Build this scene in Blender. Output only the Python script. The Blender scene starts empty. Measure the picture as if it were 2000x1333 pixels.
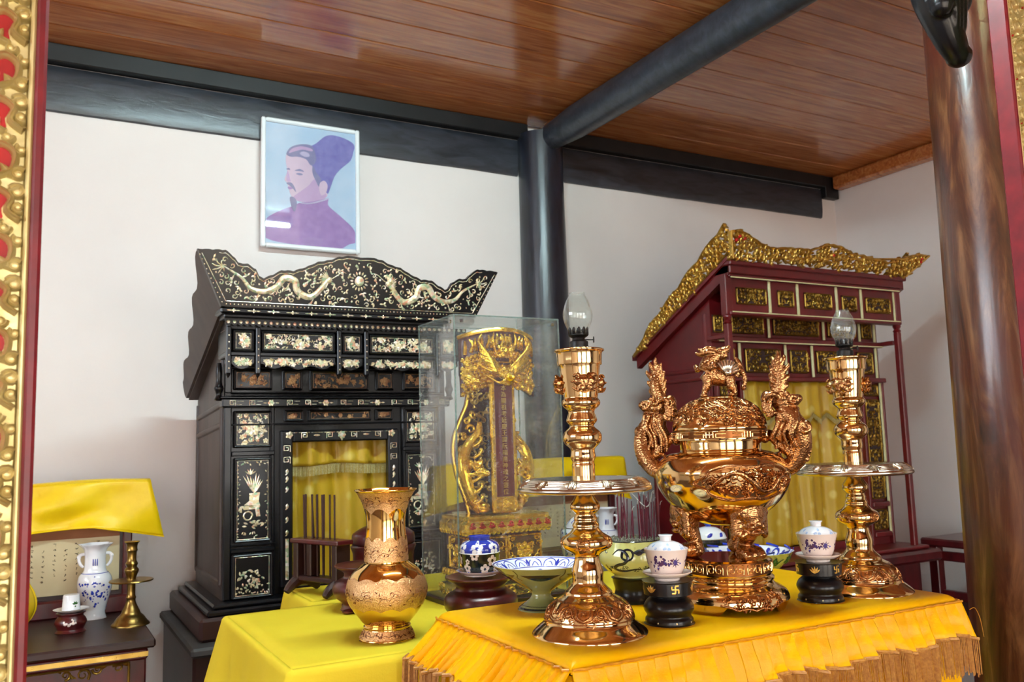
import bpy, bmesh, math, random
from mathutils import Vector, Matrix, noise
PI = math.pi
sc = bpy.context.scene
COL = sc.collection
# ------------------------------------------------------------------ camera
F_PX = 1691.6
yaw, pitch, roll = math.radians(28.896), math.radians(6.669), math.radians(-1.704)
fwd = Vector((math.sin(yaw) * math.cos(pitch), math.cos(yaw) * math.cos(pitch), math.sin(pitch)))
rgt = Vector((math.cos(yaw), -math.sin(yaw), 0))
upv = rgt.cross(fwd)
r2 = math.cos(roll) * rgt + math.sin(roll) * upv
u2 = -math.sin(roll) * rgt + math.cos(roll) * upv
cd = bpy.data.cameras.new('camera')
cd.sensor_width = 36.0
cd.lens = F_PX / 2000 * 36.0
cd.clip_start = 0.02
cam = bpy.data.objects.new('camera', cd)
COL.objects.link(cam)
mw = Matrix((( r2.x, u2.x, -fwd.x, 0), (r2.y, u2.y, -fwd.y, 0), (r2.z, u2.z, -fwd.z, 1.5), (0, 0, 0, 1)))
cam.matrix_world = mw
sc.camera = cam
cd.dof.use_dof = True
cd.dof.focus_distance = 1.68
cd.dof.aperture_fstop = 10.0
# ------------------------------------------------------------------ sky and light
w = bpy.data.worlds.new('sky')
sc.world = w
w.use_nodes = True
bg = w.node_tree.nodes['Background']
bg.inputs[0].default_value = (0.83, 0.92, 1.0, 1)
bg.inputs[1].default_value = 3.2
def area(name, loc, target, sx, sy, power, col):
    l = bpy.data.lights.new(name, 'AREA')
    l.shape = 'RECTANGLE'; l.size = sx; l.size_y = sy; l.energy = power; l.color = col
    o = bpy.data.objects.new(name, l)
    COL.objects.link(o)
    o.location = loc
    o.rotation_euler = (Vector(target) - Vector(loc)).to_track_quat('-Z', 'Y').to_euler()
    return o
# daylight entering by the three open doorways of the front wall (behind the viewer)
DAY = (1.0, 0.83, 0.66)
for dx in (-2.0, 0.1, 2.15):
    area('doorway_daylight', (dx, -3.05, 1.3), (dx, 0, 1.38), 1.5, 2.2, 25, DAY)
# cooler sky light entering by the high window of the left wall
area('side_window_daylight', (-3.12, 1.35, 2.4), (0, 1.35, 2.1), 2.1, .95, 26, (0.80, 0.90, 1.0))
sc.view_settings.view_transform = 'Standard'
sc.view_settings.look = 'None'
sc.view_settings.gamma = 1
sc.view_settings.use_curve_mapping = False
sc.view_settings.exposure = 0.72
try:
    sc.cycles.use_denoising = True
    sc.cycles.max_bounces = 7
    sc.cycles.diffuse_bounces = 4
    sc.cycles.glossy_bounces = 5
    sc.cycles.use_adaptive_sampling = True
    sc.cycles.adaptive_threshold = 0.12
    sc.cycles.adaptive_min_samples = 12
    sc.cycles.transparent_max_bounces = 12
    sc.cycles.caustics_reflective = False
    sc.cycles.caustics_refractive = False
    sc.cycles.sample_clamp_indirect = 6
except Exception:
    pass

# ------------------------------------------------------------------ materials
def S(v):  # sRGB 0-255 -> linear
    out = []
    for c in v:
        c = c / 255
        out.append(c / 12.92 if c <= 0.04045 else ((c + 0.055) / 1.055) ** 2.4)
    return tuple(out) + (1,)
MATS = {}
class NT:
    def __init__(s, name):
        s.m = bpy.data.materials.new(name); s.m.use_nodes = True
        s.t = s.m.node_tree; s.b = s.t.nodes['Principled BSDF']; MATS[name] = s.m
        s.tc = s.t.nodes.new('ShaderNodeTexCoord')
    def n(s, typ, **k):
        q = s.t.nodes.new(typ)
        for a, b in k.items():
            if hasattr(q, a): setattr(q, a, b)
            else: q.inputs[a].default_value = b
        return q
    def l(s, a, b): s.t.links.new(a, b)
    def set(s, **k):
        for a, b in k.items(): s.b.inputs[a.replace('_', ' ')].default_value = b
    def coords(s, scale=(1, 1, 1), src='Object', rot=(0, 0, 0)):
        mp = s.n('ShaderNodeMapping'); mp.inputs['Scale'].default_value = scale; mp.inputs['Rotation'].default_value = rot
        s.l(s.tc.outputs[src], mp.inputs[0]); return mp.outputs[0]
    def noise(s, scale, vec=None, detail=4, dist=0, rough=0.55):
        q = s.n('ShaderNodeTexNoise'); q.inputs['Scale'].default_value = scale; q.inputs['Detail'].default_value = detail
        q.inputs['Distortion'].default_value = dist; q.inputs['Roughness'].default_value = rough
        s.l(vec if vec else s.tc.outputs['Object'], q.inputs['Vector']); return q.outputs['Fac']
    def vor(s, scale, vec=None, feature='F1', out='Distance', rnd=1.0):
        q = s.n('ShaderNodeTexVoronoi', feature=feature); q.inputs['Scale'].default_value = scale
        q.inputs['Randomness'].default_value = rnd
        s.l(vec if vec else s.tc.outputs['Object'], q.inputs['Vector']); return q.outputs[out]
    def ramp(s, fac, stops, interp='LINEAR'):
        q = s.n('ShaderNodeValToRGB'); q.color_ramp.interpolation = interp
        e = q.color_ramp.elements
        while len(e) > 1: e.remove(e[-1])
        e[0].position = stops[0][0]; e[0].color = stops[0][1]
        for p, c in stops[1:]:
            x = e.new(p); x.color = c
        s.l(fac, q.inputs[0]); return q.outputs[0]
    def mix(s, fac, a, b):
        q = s.n('ShaderNodeMix', data_type='RGBA')
        if isinstance(fac, (int, float)): q.inputs[0].default_value = fac
        else: s.l(fac, q.inputs[0])
        for i, x in ((6, a), (7, b)):
            if isinstance(x, tuple): q.inputs[i].default_value = x
            else: s.l(x, q.inputs[i])
        return q.outputs[2]
    def math(s, op, a, b=0.0):
        q = s.n('ShaderNodeMath', operation=op)
        for i, x in ((0, a), (1, b)):
            if isinstance(x, (int, float)): q.inputs[i].default_value = x
            else: s.l(x, q.inputs[i])
        return q.outputs[0]
    def bump(s, h, strength=0.3, dist=0.01):
        q = s.n('ShaderNodeBump'); q.inputs['Strength'].default_value = strength; q.inputs['Distance'].default_value = dist
        s.l(h, q.inputs['Height']); s.l(q.outputs[0], s.b.inputs['Normal'])
    def col(s, c): s.l(c, s.b.inputs['Base Color'])
    def rgh(s, c): s.l(c, s.b.inputs['Roughness'])
    def rnd(s): return s.n('ShaderNodeObjectInfo').outputs['Random']

def simple(name, c1, c2=None, scale=20, rough=0.5, metal=0, bump=0, bscale=None, stretch=(1, 1, 1), bdist=0.002, **k):
    m = NT(name)
    m.set(Roughness=rough, Metallic=metal)
    v = m.coords(stretch)
    f = m.noise(scale, v)
    m.col(m.ramp(f, [(0.3, c1), (0.7, c2 if c2 else c1)]))
    if bump: m.bump(m.noise(bscale or scale, v), bump, bdist)
    if k: m.set(**k)
    return m
simple('wall_paint', S((236, 229, 226)), S((228, 219, 216)), 1.3, 0.85, bump=0.15, bscale=60)
simple('floor_tile', S((96, 70, 58)), S((78, 58, 50)), 3, 0.4)
simple('ground', S((200, 180, 155)), S((184, 160, 134)), 2, 0.9)
m = NT('plank')                      # varnished ceiling boards, grain along x
v = m.coords((1.2, 16, 16)); r = m.rnd()
add = m.n('ShaderNodeVectorMath', operation='ADD'); m.l(v, add.inputs[0]); m.l(m.math('MULTIPLY', r, 37.0), add.inputs[1])
g1 = m.noise(2.2, add.outputs[0], 6, 1.2); g2 = m.noise(7, add.outputs[0], 3)
c = m.ramp(g1, [(0.25, S((136, 72, 36))), (0.5, S((196, 120, 64))), (0.75, S((224, 158, 96)))])
c = m.mix(m.math('MULTIPLY', g2, 0.30), c, S((96, 44, 28)))
c = m.mix(m.math('MULTIPLY', r, 0.30), c, S((134, 70, 44)))
m.col(c); m.set(Roughness=0.15, Specular_IOR_Level=0.75); m.bump(g1, 0.06, 0.004)
m = NT('dark_wood')                  # old dark beams, bluish sheen
v = m.coords((2, 9, 9)); g = m.noise(3, v, 6, 1)
m.col(m.ramp(g, [(0.3, S((20, 24, 31))), (0.7, S((54, 58, 68)))])); m.set(Roughness=0.38, Specular_IOR_Level=0.7); m.bump(g, 0.15, 0.01)
m = NT('dark_wood_upright')
v = m.coords((9, 9, 1.5)); g = m.noise(3, v, 6, 1)
m.col(m.ramp(g, [(0.3, S((10, 12, 20))), (0.7, S((34, 38, 52)))])); m.set(Roughness=0.33, Specular_IOR_Level=0.7); m.bump(g, 0.15, 0.01)
simple('black_trim', S((10, 10, 12)), S((24, 22, 24)), 10, 0.5)
m = NT('column_wood')
v = m.coords((7, 7, 0.9)); g = m.noise(2.4, v, 8, 2.2, 0.62); g2 = m.noise(9, v, 4, .5); g3 = m.noise(1.1, m.coords((2, 2, 1.2)), 3, 1)
c = m.ramp(g, [(0.28, S((46, 20, 12))), (0.5, S((92, 48, 28))), (0.68, S((140, 92, 58)))])
c = m.mix(m.math('MULTIPLY', g2, 0.4), c, S((44, 18, 12)))
c = m.mix(m.ramp(g3, [(0.45, (0, 0, 0, 1)), (0.65, (1, 1, 1, 1))]), c, S((82, 22, 16)))
m.col(c); m.set(Roughness=0.3, Coat_Weight=0.6, Coat_Roughness=0.16); m.bump(g, 0.25, 0.006)
m = NT('black_lacquer')
g = m.noise(14, None, 4)
m.col(m.ramp(g, [(0.3, S((7, 7, 10))), (0.7, S((16, 16, 21)))])); m.set(Roughness=0.3, Coat_Weight=0.15, Coat_Roughness=0.12, Specular_IOR_Level=0.35)
simple('side_wood', S((52, 40, 36)), S((74, 60, 54)), 4, 0.45, stretch=(4, 4, 1))
m = NT('pearl')                      # mother-of-pearl inlay
g = m.noise(45, None, 2); r = m.vor(110, None, out='Color')
sep = m.n('ShaderNodeSeparateColor'); m.l(r, sep.inputs[0])
c = m.ramp(sep.outputs[0], [(0.0, S((214, 196, 150))), (0.3, S((235, 222, 190))), (0.5, S((150, 185, 150))), (0.68, S((222, 160, 130))), (0.85, S((245, 240, 228))), (1, S((160, 140, 90)))])
m.col(c); m.set(Roughness=0.162, Metallic=0.35, Coat_Weight=0.5)
simple('brown_inlay', S((120, 66, 40)), S((200, 160, 110)), 60, 0.3, 0.3)
simple('red_lacquer', S((112, 16, 20)), S((84, 10, 14)), 8, 0.42, bump=0.05, bscale=30, Coat_Weight=0.25, Coat_Roughness=0.3)
simple('dark_red_wood', S((92, 20, 24)), S((58, 12, 15)), 8, 0.34, stretch=(3, 3, 1), Coat_Weight=0.3, Coat_Roughness=0.2)
simple('table_wood', S((56, 26, 22)), S((38, 18, 16)), 6, 0.4)
simple('frame_red', S((138, 22, 34)), S((106, 16, 26)), 18, 0.4)
simple('bright_red', S((214, 30, 26)), S((160, 20, 20)), 14, 0.5)
def goldleaf(name, a, b, rough=0.34):
    m = NT(name); g = m.noise(55, None, 5); g2 = m.noise(9, None, 3)
    m.col(m.ramp(g2, [(0.35, a), (0.7, b)])); m.set(Metallic=0.85)
    m.rgh(m.ramp(g, [(0.3, (rough - .1,) * 3 + (1,)), (0.7, (rough + .12,) * 3 + (1,))])); m.bump(g, 0.25, 0.002)
    return m
goldleaf('gilding', S((226, 190, 104)), S((196, 150, 62)))
goldleaf('old_gilding', S((186, 150, 66)), S((110, 74, 26)), 0.38)
goldleaf('bright_gilding', S((250, 214, 90)), S((226, 170, 42)), 0.22)
goldleaf('frame_gilding', S((236, 222, 164)), S((214, 192, 124)), 0.42).set(Metallic=0.55)
m = NT('polished_copper')
g = m.noise(6, None, 3)
m.col(m.ramp(g, [(0.3, S((238, 206, 150))), (0.7, S((230, 194, 134)))])); m.set(Metallic=1.0, Roughness=0.085)
m = NT('cast_copper')
g = m.vor(290, None); g2 = m.noise(60, None, 5)
m.col(m.ramp(g2, [(0.3, S((150, 104, 66))), (0.7, S((196, 146, 98)))])); m.set(Metallic=1.0, Roughness=0.24); m.bump(g, 0.3, 0.0025)
m = NT('fret_ground'); m.col(m.ramp(m.noise(30), [(0.3, S((120, 74, 40))), (0.7, S((96, 56, 30)))])); m.set(Metallic=1.0, Roughness=0.3)
m = NT('tray_metal')
m.col(m.ramp(m.noise(30), [(0.3, S((212, 204, 188))), (0.7, S((196, 184, 164)))])); m.set(Metallic=1.0, Roughness=0.2)
m = NT('old_brass')
m.col(m.ramp(m.noise(30), [(0.3, S((170, 140, 78))), (0.7, S((120, 96, 50)))])); m.set(Metallic=1.0, Roughness=0.3)
m = NT('vase_gold')
m.col(m.ramp(m.noise(8), [(0.3, S((246, 206, 130))), (0.7, S((238, 190, 110)))])); m.set(Metallic=1.0, Roughness=0.07)
m = NT('vase_frost')
g = m.noise(420, None, 2)
m.col(m.ramp(g, [(0.3, S((206, 150, 96))), (0.7, S((252, 210, 154)))])); m.set(Metallic=0.9, Roughness=0.28); m.bump(g, 0.8, 0.002)
simple('vase_line', S((96, 44, 18)), S((120, 60, 24)), 30, 0.3, 0.6)
def satin(name, a, b, rough=0.34, pat=26, spec=0.5):
    m = NT(name)
    g = m.noise(5, None, 3); p = m.vor(pat, None)
    c = m.ramp(g, [(0.3, a), (0.75, b)])
    m.col(c); m.set(Roughness=rough, Specular_IOR_Level=spec)
    wv = m.noise(300, None, 2); m.bump(m.math('ADD', m.noise(14, None, 3), m.math('MULTIPLY', wv, 0.15)), 0.25, 0.006)
    return m
satin('satin_yellow', S((246, 184, 4)), S((240, 174, 0)), 0.36, spec=0.2)
satin('cotton_yellow', S((234, 208, 54)), S((226, 198, 46)), 0.7, spec=0.15)
satin('drape_yellow', S((250, 214, 8)), S((236, 190, 4)), 0.42)
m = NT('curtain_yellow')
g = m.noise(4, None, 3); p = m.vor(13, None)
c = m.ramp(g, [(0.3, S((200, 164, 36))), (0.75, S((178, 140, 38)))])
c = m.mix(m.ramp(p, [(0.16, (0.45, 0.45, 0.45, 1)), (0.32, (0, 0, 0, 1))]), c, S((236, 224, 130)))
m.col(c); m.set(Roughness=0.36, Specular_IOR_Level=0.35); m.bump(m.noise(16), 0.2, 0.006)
simple('fringe_gold', S((206, 150, 66)), S((160, 100, 40)), 160, 0.5)
simple('fringe_pale', S((200, 184, 120)), S((160, 140, 80)), 160, 0.5)
simple('seam_gold', S((220, 150, 30)), S((196, 124, 20)), 80, 0.4)
m = NT('porcelain'); m.col(m.ramp(m.noise(8), [(0.3, S((240, 240, 244))), (0.7, S((230, 232, 240)))])); m.set(Roughness=0.12, Coat_Weight=0.5, Coat_Roughness=0.05)
m = NT('porcelain_warm_light'); m.col(m.ramp(m.noise(8), [(0.3, S((240, 226, 218))), (0.7, S((230, 214, 208)))])); m.set(Roughness=0.14, Coat_Weight=0.5, Coat_Roughness=0.05)  # white porcelain with the pinkish warm side light put into its colour
m = NT('porcelain_celadon'); m.col(m.ramp(m.noise(9), [(0.3, S((206, 204, 128))), (0.7, S((184, 186, 104)))])); m.set(Roughness=0.14, Coat_Weight=0.5, Coat_Roughness=0.05)
m = NT('dish_glaze'); m.col(m.ramp(m.noise(9), [(0.3, S((150, 152, 98))), (0.7, S((116, 122, 74)))])); m.set(Roughness=0.08, Coat_Weight=0.7, Coat_Roughness=0.03)
simple('cobalt', S((28, 40, 150)), S((50, 74, 190)), 40, 0.14, Coat_Weight=0.5, Coat_Roughness=0.05)
simple('cobalt_pale', S((110, 136, 214)), S((70, 96, 190)), 40, 0.14, Coat_Weight=0.5, Coat_Roughness=0.05)
simple('wash_blue', S((158, 186, 228)), S((196, 212, 240)), 60, 0.14, Coat_Weight=0.5, Coat_Roughness=0.05)
simple('dark_glaze', S((14, 20, 40)), S((24, 40, 40)), 40, 0.14, Coat_Weight=0.5, Coat_Roughness=0.05)
simple('plum_glaze', S((96, 56, 84)), S((60, 50, 110)), 60, 0.14, Coat_Weight=0.5)
simple('green_glaze', S((60, 110, 60)), S((40, 90, 46)), 60, 0.2)
m = NT('blue_wash')                   # blurry blue landscape painting on white porcelain
g = m.noise(38, None, 5, 1)
m.col(m.ramp(g, [(0.40, S((240, 241, 246))), (0.52, S((120, 146, 220))), (0.64, S((40, 60, 160)))])); m.set(Roughness=0.13, Coat_Weight=0.5)
simple('soot_metal', S((16, 16, 18)), S((34, 32, 32)), 60, 0.4, 0.4)
simple('ash', S((150, 148, 130)), S((96, 94, 80)), 200, 0.9, bump=0.6, bscale=300)
simple('incense_red', S((104, 14, 44)), S((78, 10, 34)), 30, 0.6)
simple('incense_ash', S((200, 200, 196)), S((150, 148, 140)), 90, 0.9)
simple('incense_brown', S((52, 26, 20)), S((70, 36, 26)), 30, 0.7)
simple('paper', S((214, 198, 160)), S((196, 176, 138)), 5, 0.85)
simple('paper_brown', S((150, 96, 60)), S((120, 76, 48)), 5, 0.8)
simple('ink', S((40, 34, 30)), S((70, 56, 46)), 60, 0.8)
simple('white_frame', S((240, 244, 246)), S((230, 236, 240)), 5, 0.3)
simple('stone_grey', S((70, 68, 68)), S((50, 48, 48)), 5, 0.6)
simple('chrome', S((200, 200, 200)), S((180, 180, 180)), 20, 0.15, 1.0)
simple('lamp_housing', S((230, 232, 232)), S((220, 222, 224)), 5, 0.4)
simple('white_strip', S((226, 222, 176)), S((206, 204, 150)), 30, 0.4)
# portrait pigments, paled so their colour carries the reflection on the glass
simple('paint_sky', S((168, 200, 226)), S((194, 214, 234)), 6, 0.6)
simple('paint_hat', S((104, 100, 178)), S((126, 124, 192)), 30, 0.6)
simple('paint_skin', S((206, 180, 204)), S((214, 190, 210)), 14, 0.6)
simple('paint_shade', S((186, 154, 196)), S((196, 164, 204)), 14, 0.6)
simple('paint_robe', S((150, 112, 178)), S((168, 132, 192)), 24, 0.6)
simple('paint_dark', S((112, 112, 158)), S((130, 130, 172)), 24, 0.6)
simple('paint_light', S((196, 186, 216)), S((180, 170, 206)), 24, 0.6)
def glass(name, tint, dust_haze, ior=1.45, rough=0.02):
    m = NT(name); t = m.t
    tr = m.n('ShaderNodeBsdfTransparent'); tr.inputs[0].default_value = tint
    gl = m.n('ShaderNodeBsdfGlossy'); gl.inputs[0].default_value = (1, 1, 1, 1); gl.inputs['Roughness'].default_value = rough
    fr = m.n('ShaderNodeFresnel'); ge = m.n('ShaderNodeNewGeometry'); m.l(m.math('ADD', ior, m.math('MULTIPLY', ge.outputs['Backfacing'], 1 / ior - ior)), fr.inputs[0])
    mx = m.n('ShaderNodeMixShader'); m.l(fr.outputs[0], mx.inputs[0]); m.l(tr.outputs[0], mx.inputs[1]); m.l(gl.outputs[0], mx.inputs[2])
    df = m.n('ShaderNodeBsdfDiffuse'); df.inputs[0].default_value = (0.8, 0.82, 0.82, 1)
    m2 = m.n('ShaderNodeMixShader'); m2.inputs[0].default_value = dust_haze  # white diffuse film: dust plus whitish reflection put into the colour
    m.l(mx.outputs[0], m2.inputs[1]); m.l(df.outputs[0], m2.inputs[2])
    t.links.new(m2.outputs[0], t.nodes['Material Output'].inputs[0])
glass('case_glass', (0.97, 0.985, 0.98, 1), 0.035)
glass('case_edge', (0.45, 0.62, 0.58, 1), 0.15)
glass('picture_glass', (0.99, 0.99, 1, 1), 0.03)
glass('chimney_glass', (0.93, 0.96, 0.95, 1), 0.05, 1.5)
glass('reservoir_glass', (0.62, 0.72, 0.66, 1), 0.12, 1.5)
m = NT('tube_light')
em = m.n('ShaderNodeEmission'); em.inputs[0].default_value = (0.66, 0.95, 1.0, 1); em.inputs[1].default_value = 235.0
m.t.links.new(em.outputs[0], m.t.nodes['Material Output'].inputs[0])

# ------------------------------------------------------------------ mesh builder
def flat_map(y=0.0, ox=0.0, oz=0.0):
    return lambda u, v, h: (ox + u, y - h, oz + v)
def side_map(x=0.0):                       # facing -x ; u runs along y
    return lambda u, v, h: (x - h, u, v)
def top_map(z=0.0):
    return lambda u, v, h: (u, v, z + h)
def catmull(P, k=4, closed=False):
    if k <= 1: return list(P)
    n = len(P); out = []
    rng = range(n if closed else n - 1)
    for i in rng:
        if closed: p0, p1, p2, p3 = P[(i - 1) % n], P[i], P[(i + 1) % n], P[(i + 2) % n]
        else: p0, p1, p2, p3 = P[max(i - 1, 0)], P[i], P[i + 1], P[min(i + 2, n - 1)]
        for j in range(k):
            t = j / k
            out.append(tuple(0.5 * ((2 * b) + (-a + c) * t + (2 * a - 5 * b + 4 * c - d) * t * t + (-a + 3 * b - 3 * c + d) * t ** 3) for a, b, c, d in zip(p0, p1, p2, p3)))
    if not closed: out.append(tuple(P[-1]))
    return out
def spiral(cx, cy, r0, r1, a0, turns, n=18):
    return [(cx + (r0 + (r1 - r0) * i / n) * math.cos(a0 + turns * 2 * PI * i / n), cy + (r0 + (r1 - r0) * i / n) * math.sin(a0 + turns * 2 * PI * i / n)) for i in range(n + 1)]
class MB:
    def __init__(s, mp=None): s.v = []; s.f = []; s.mp = mp
    def add(s, vs, fs):
        o = len(s.v); s.v += vs; s.f += [tuple(i + o for i in f) for f in fs]; return s
    def box(s, x0, x1, y0, y1, z0, z1, c=0.0):
        if c <= 0:
            vs = [(x, y, z) for z in (z0, z1) for y in (y0, y1) for x in (x0, x1)]
            return s.add(vs, [(0, 2, 3, 1), (4, 5, 7, 6), (0, 1, 5, 4), (2, 6, 7, 3), (0, 4, 6, 2), (1, 3, 7, 5)])
        c = min(c, (x1 - x0) * .45, (y1 - y0) * .45, (z1 - z0) * .45)
        X, Y, Z = (x0, x1), (y0, y1), (z0, z1); vs = []; ix = {}
        for i in (0, 1):
            for j in (0, 1):
                for k in (0, 1):
                    sx, sy, sz = (c if i == 0 else -c), (c if j == 0 else -c), (c if k == 0 else -c)
                    for ax in range(3):
                        ix[i, j, k, ax] = len(vs)
                        vs.append((X[i] + (0 if ax == 0 else sx), Y[j] + (0 if ax == 1 else sy), Z[k] + (0 if ax == 2 else sz)))
        fs = []
        for i in (0, 1): fs.append([ix[i, 0, 0, 0], ix[i, 1, 0, 0], ix[i, 1, 1, 0], ix[i, 0, 1, 0]])
        for j in (0, 1): fs.append([ix[0, j, 0, 1], ix[1, j, 0, 1], ix[1, j, 1, 1], ix[0, j, 1, 1]])
        for k in (0, 1): fs.append([ix[0, 0, k, 2], ix[1, 0, k, 2], ix[1, 1, k, 2], ix[0, 1, k, 2]])
        for i in (0, 1):
            for j in (0, 1):
                fs.append([ix[i, j, 0, 0], ix[i, j, 1, 0], ix[i, j, 1, 1], ix[i, j, 0, 1]])
                fs.append([ix[i, 0, j, 0], ix[i, 1, j, 0], ix[i, 1, j, 2], ix[i, 0, j, 2]])
                fs.append([ix[0, i, j, 1], ix[1, i, j, 1], ix[1, i, j, 2], ix[0, i, j, 2]])
                for k in (0, 1): fs.append([ix[i, j, k, 0], ix[i, j, k, 1], ix[i, j, k, 2]])
        return s.add(vs, fs)
    def lathe(s, prof, n=48, c=(0, 0, 0), k=1, mod=None, cap0=False, cap1=False):
        P = catmull(prof, k); m = len(P); vs = []
        for r, z in P:
            r = max(r, 1e-5)
            for i in range(n):
                a = 2 * PI * i / n; q = r * (mod(a, z) if mod else 1)
                vs.append((c[0] + q * math.cos(a), c[1] + q * math.sin(a), c[2] + z))
        fs = [(j * n + i, j * n + (i + 1) % n, (j + 1) * n + (i + 1) % n, (j + 1) * n + i) for j in range(m - 1) for i in range(n)]
        if cap0: fs.append(tuple(range(n - 1, -1, -1)))
        if cap1: fs.append(tuple((m - 1) * n + i for i in range(n)))
        return s.add(vs, fs)
    def tube(s, pts, rad, n=8, k=1, sq=1.0):
        P = catmull(pts, k) if k > 1 else list(pts); m = len(P)
        if isinstance(rad, (int, float)): R = [rad] * m
        else:
            R = []
            for i in range(m):
                t = i / (m - 1) * (len(rad) - 1); a = int(min(t, len(rad) - 2)); R.append(rad[a] + (rad[a + 1] - rad[a]) * (t - a))
        vs = []; prev = None
        for i in range(m):
            t = Vector(P[min(i + 1, m - 1)]) - Vector(P[max(i - 1, 0)])
            if t.length < 1e-9: t = Vector((0, 0, 1))
            t.normalize()
            if prev is None:
                prev = t.orthogonal().normalized()
            nn = prev - t * prev.dot(t)
            if nn.length < 1e-6: nn = t.orthogonal()
            nn.normalize(); prev = nn; bb = t.cross(nn)
            for j in range(n):
                a = 2 * PI * j / n
                vs.append(tuple(Vector(P[i]) + (nn * math.cos(a) + bb * math.sin(a) * sq) * max(R[i], 1e-5)))
        fs = [(i * n + j, i * n + (j + 1) % n, (i + 1) * n + (j + 1) % n, (i + 1) * n + j) for i in range(m - 1) for j in range(n)]
        fs += [tuple(range(n - 1, -1, -1)), tuple((m - 1) * n + j for j in range(n))]
        return s.add(vs, fs)
    def ell(s, c, rx, ry=None, rz=None, n=10, m=7):
        ry = ry or rx; rz = rz or rx
        vs = [(c[0], c[1], c[2] - rz)]
        for j in range(1, m):
            t = -PI / 2 + PI * j / m
            for i in range(n):
                a = 2 * PI * i / n; vs.append((c[0] + rx * math.cos(t) * math.cos(a), c[1] + ry * math.cos(t) * math.sin(a), c[2] + rz * math.sin(t)))
        vs.append((c[0], c[1], c[2] + rz)); L = len(vs) - 1
        fs = [(0, 1 + (i + 1) % n, 1 + i) for i in range(n)]
        for j in range(m - 2):
            for i in range(n): fs.append((1 + j * n + i, 1 + j * n + (i + 1) % n, 1 + (j + 1) * n + (i + 1) % n, 1 + (j + 1) * n + i))
        fs += [(L, L - n + i, L - n + (i + 1) % n) for i in range(n)]
        return s.add(vs, fs)
    # --- relief pieces laid on a surface through s.mp(u, v, h)
    def rib(s, path, wd, h, taper=1, base=-0.0005, prof=None):
        P = path; m = len(P); vs = []; mp = s.mp
        for i in range(m):
            a = P[max(i - 1, 0)]; b = P[min(i + 1, m - 1)]
            tx, ty = b[0] - a[0], b[1] - a[1]; L = math.hypot(tx, ty) or 1; nx, ny = -ty / L, tx / L
            t = i / (m - 1)
            q = prof(t) if prof else (1 if taper == 0 else min(1, 0.25 + 2.6 * min(t, 1 - t)) if taper == 1 else (1 - 0.75 * t))
            W = wd * q; H = h * (0.5 + 0.5 * q)
            for o, hh in ((-1, base), (-.62, H * .75), (0, H), (.62, H * .75), (1, base)):
                vs.append(mp(P[i][0] + nx * W * o, P[i][1] + ny * W * o, hh))
        fs = [(i * 5 + j, i * 5 + j + 1, (i + 1) * 5 + j + 1, (i + 1) * 5 + j) for i in range(m - 1) for j in range(4)]
        fs += [(0, 1, 2, 3, 4), tuple((m - 1) * 5 + j for j in (4, 3, 2, 1, 0))]
        return s.add(vs, fs)
    def leaf(s, x, y, L, wd, a, h, n=5):
        p = [(x + math.cos(a) * L * i / n, y + math.sin(a) * L * i / n) for i in range(n + 1)]
        return s.rib(p, wd, h, prof=lambda t: max(.08, math.sin(PI * min(1, t * .9 + .06))))
    def dot(s, x, y, r, h, n=8):
        mp = s.mp
        vs = [mp(x + r * math.cos(2 * PI * i / n), y + r * math.sin(2 * PI * i / n), -0.0005) for i in range(n)]
        vs += [mp(x + .65 * r * math.cos(2 * PI * i / n), y + .65 * r * math.sin(2 * PI * i / n), h * .85) for i in range(n)] + [mp(x, y, h)]
        fs = [(i, (i + 1) % n, n + (i + 1) % n, n + i) for i in range(n)] + [(n + i, n + (i + 1) % n, 2 * n) for i in range(n)]
        return s.add(vs, fs)
    def poly(s, pts, h0, h1):
        mp = s.mp; n = len(pts)
        vs = [mp(p[0], p[1], h0) for p in pts] + [mp(p[0], p[1], h1) for p in pts]
        fs = [tuple(range(n)), tuple(range(2 * n - 1, n - 1, -1))] + [(i, (i + 1) % n, n + (i + 1) % n, n + i) for i in range(n)]
        return s.add(vs, fs)
    def grid(s, fn, nu, nv, thick=0.0):
        vs = [fn(i / nu, j / nv) for j in range(nv + 1) for i in range(nu + 1)]
        w = nu + 1
        fs = [(j * w + i, j * w + i + 1, (j + 1) * w + i + 1, (j + 1) * w + i) for j in range(nv) for i in range(nu)]
        return s.add([tuple(v) for v in vs], fs)
    def mesh(s, name, angle=35, recalc=True, smooth=True):
        me = bpy.data.meshes.new(name)
        me.from_pydata(s.v, [], s.f)
        if recalc:
            bm = bmesh.new(); bm.from_mesh(me); bmesh.ops.recalc_face_normals(bm, faces=bm.faces); bm.to_mesh(me); bm.free()
        if smooth:
            me.polygons.foreach_set('use_smooth', [True] * len(me.polygons))
            me.set_sharp_from_angle(angle=math.radians(angle))
        return me
    def build(s, name, mat, parent=None, angle=35, thick=0, kind=None, fuse=0, smooth=True, label=None):
        me = s.mesh(name, angle, smooth=smooth)
        if fuse:
            ob = bpy.data.objects.new('tmp', me); COL.objects.link(ob)
            md = ob.modifiers.new('r', 'REMESH'); md.mode = 'VOXEL'; md.voxel_size = fuse
            m2 = ob.modifiers.new('s', 'SMOOTH'); m2.factor = 0.5; m2.iterations = 2
            dg = bpy.context.evaluated_depsgraph_get(); dg.update()
            me2 = bpy.data.meshes.new_from_object(ob.evaluated_get(dg))
            bpy.data.objects.remove(ob); bpy.data.meshes.remove(me)
            me = me2; me.name = name
            me.polygons.foreach_set('use_smooth', [True] * len(me.polygons))
        me.materials.clear(); me.materials.append(MATS[mat])
        o = bpy.data.objects.new(name, me); COL.objects.link(o)
        if parent: o.parent = parent
        if thick:
            md = o.modifiers.new('solid', 'SOLIDIFY'); md.thickness = thick; md.offset = 0
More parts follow.
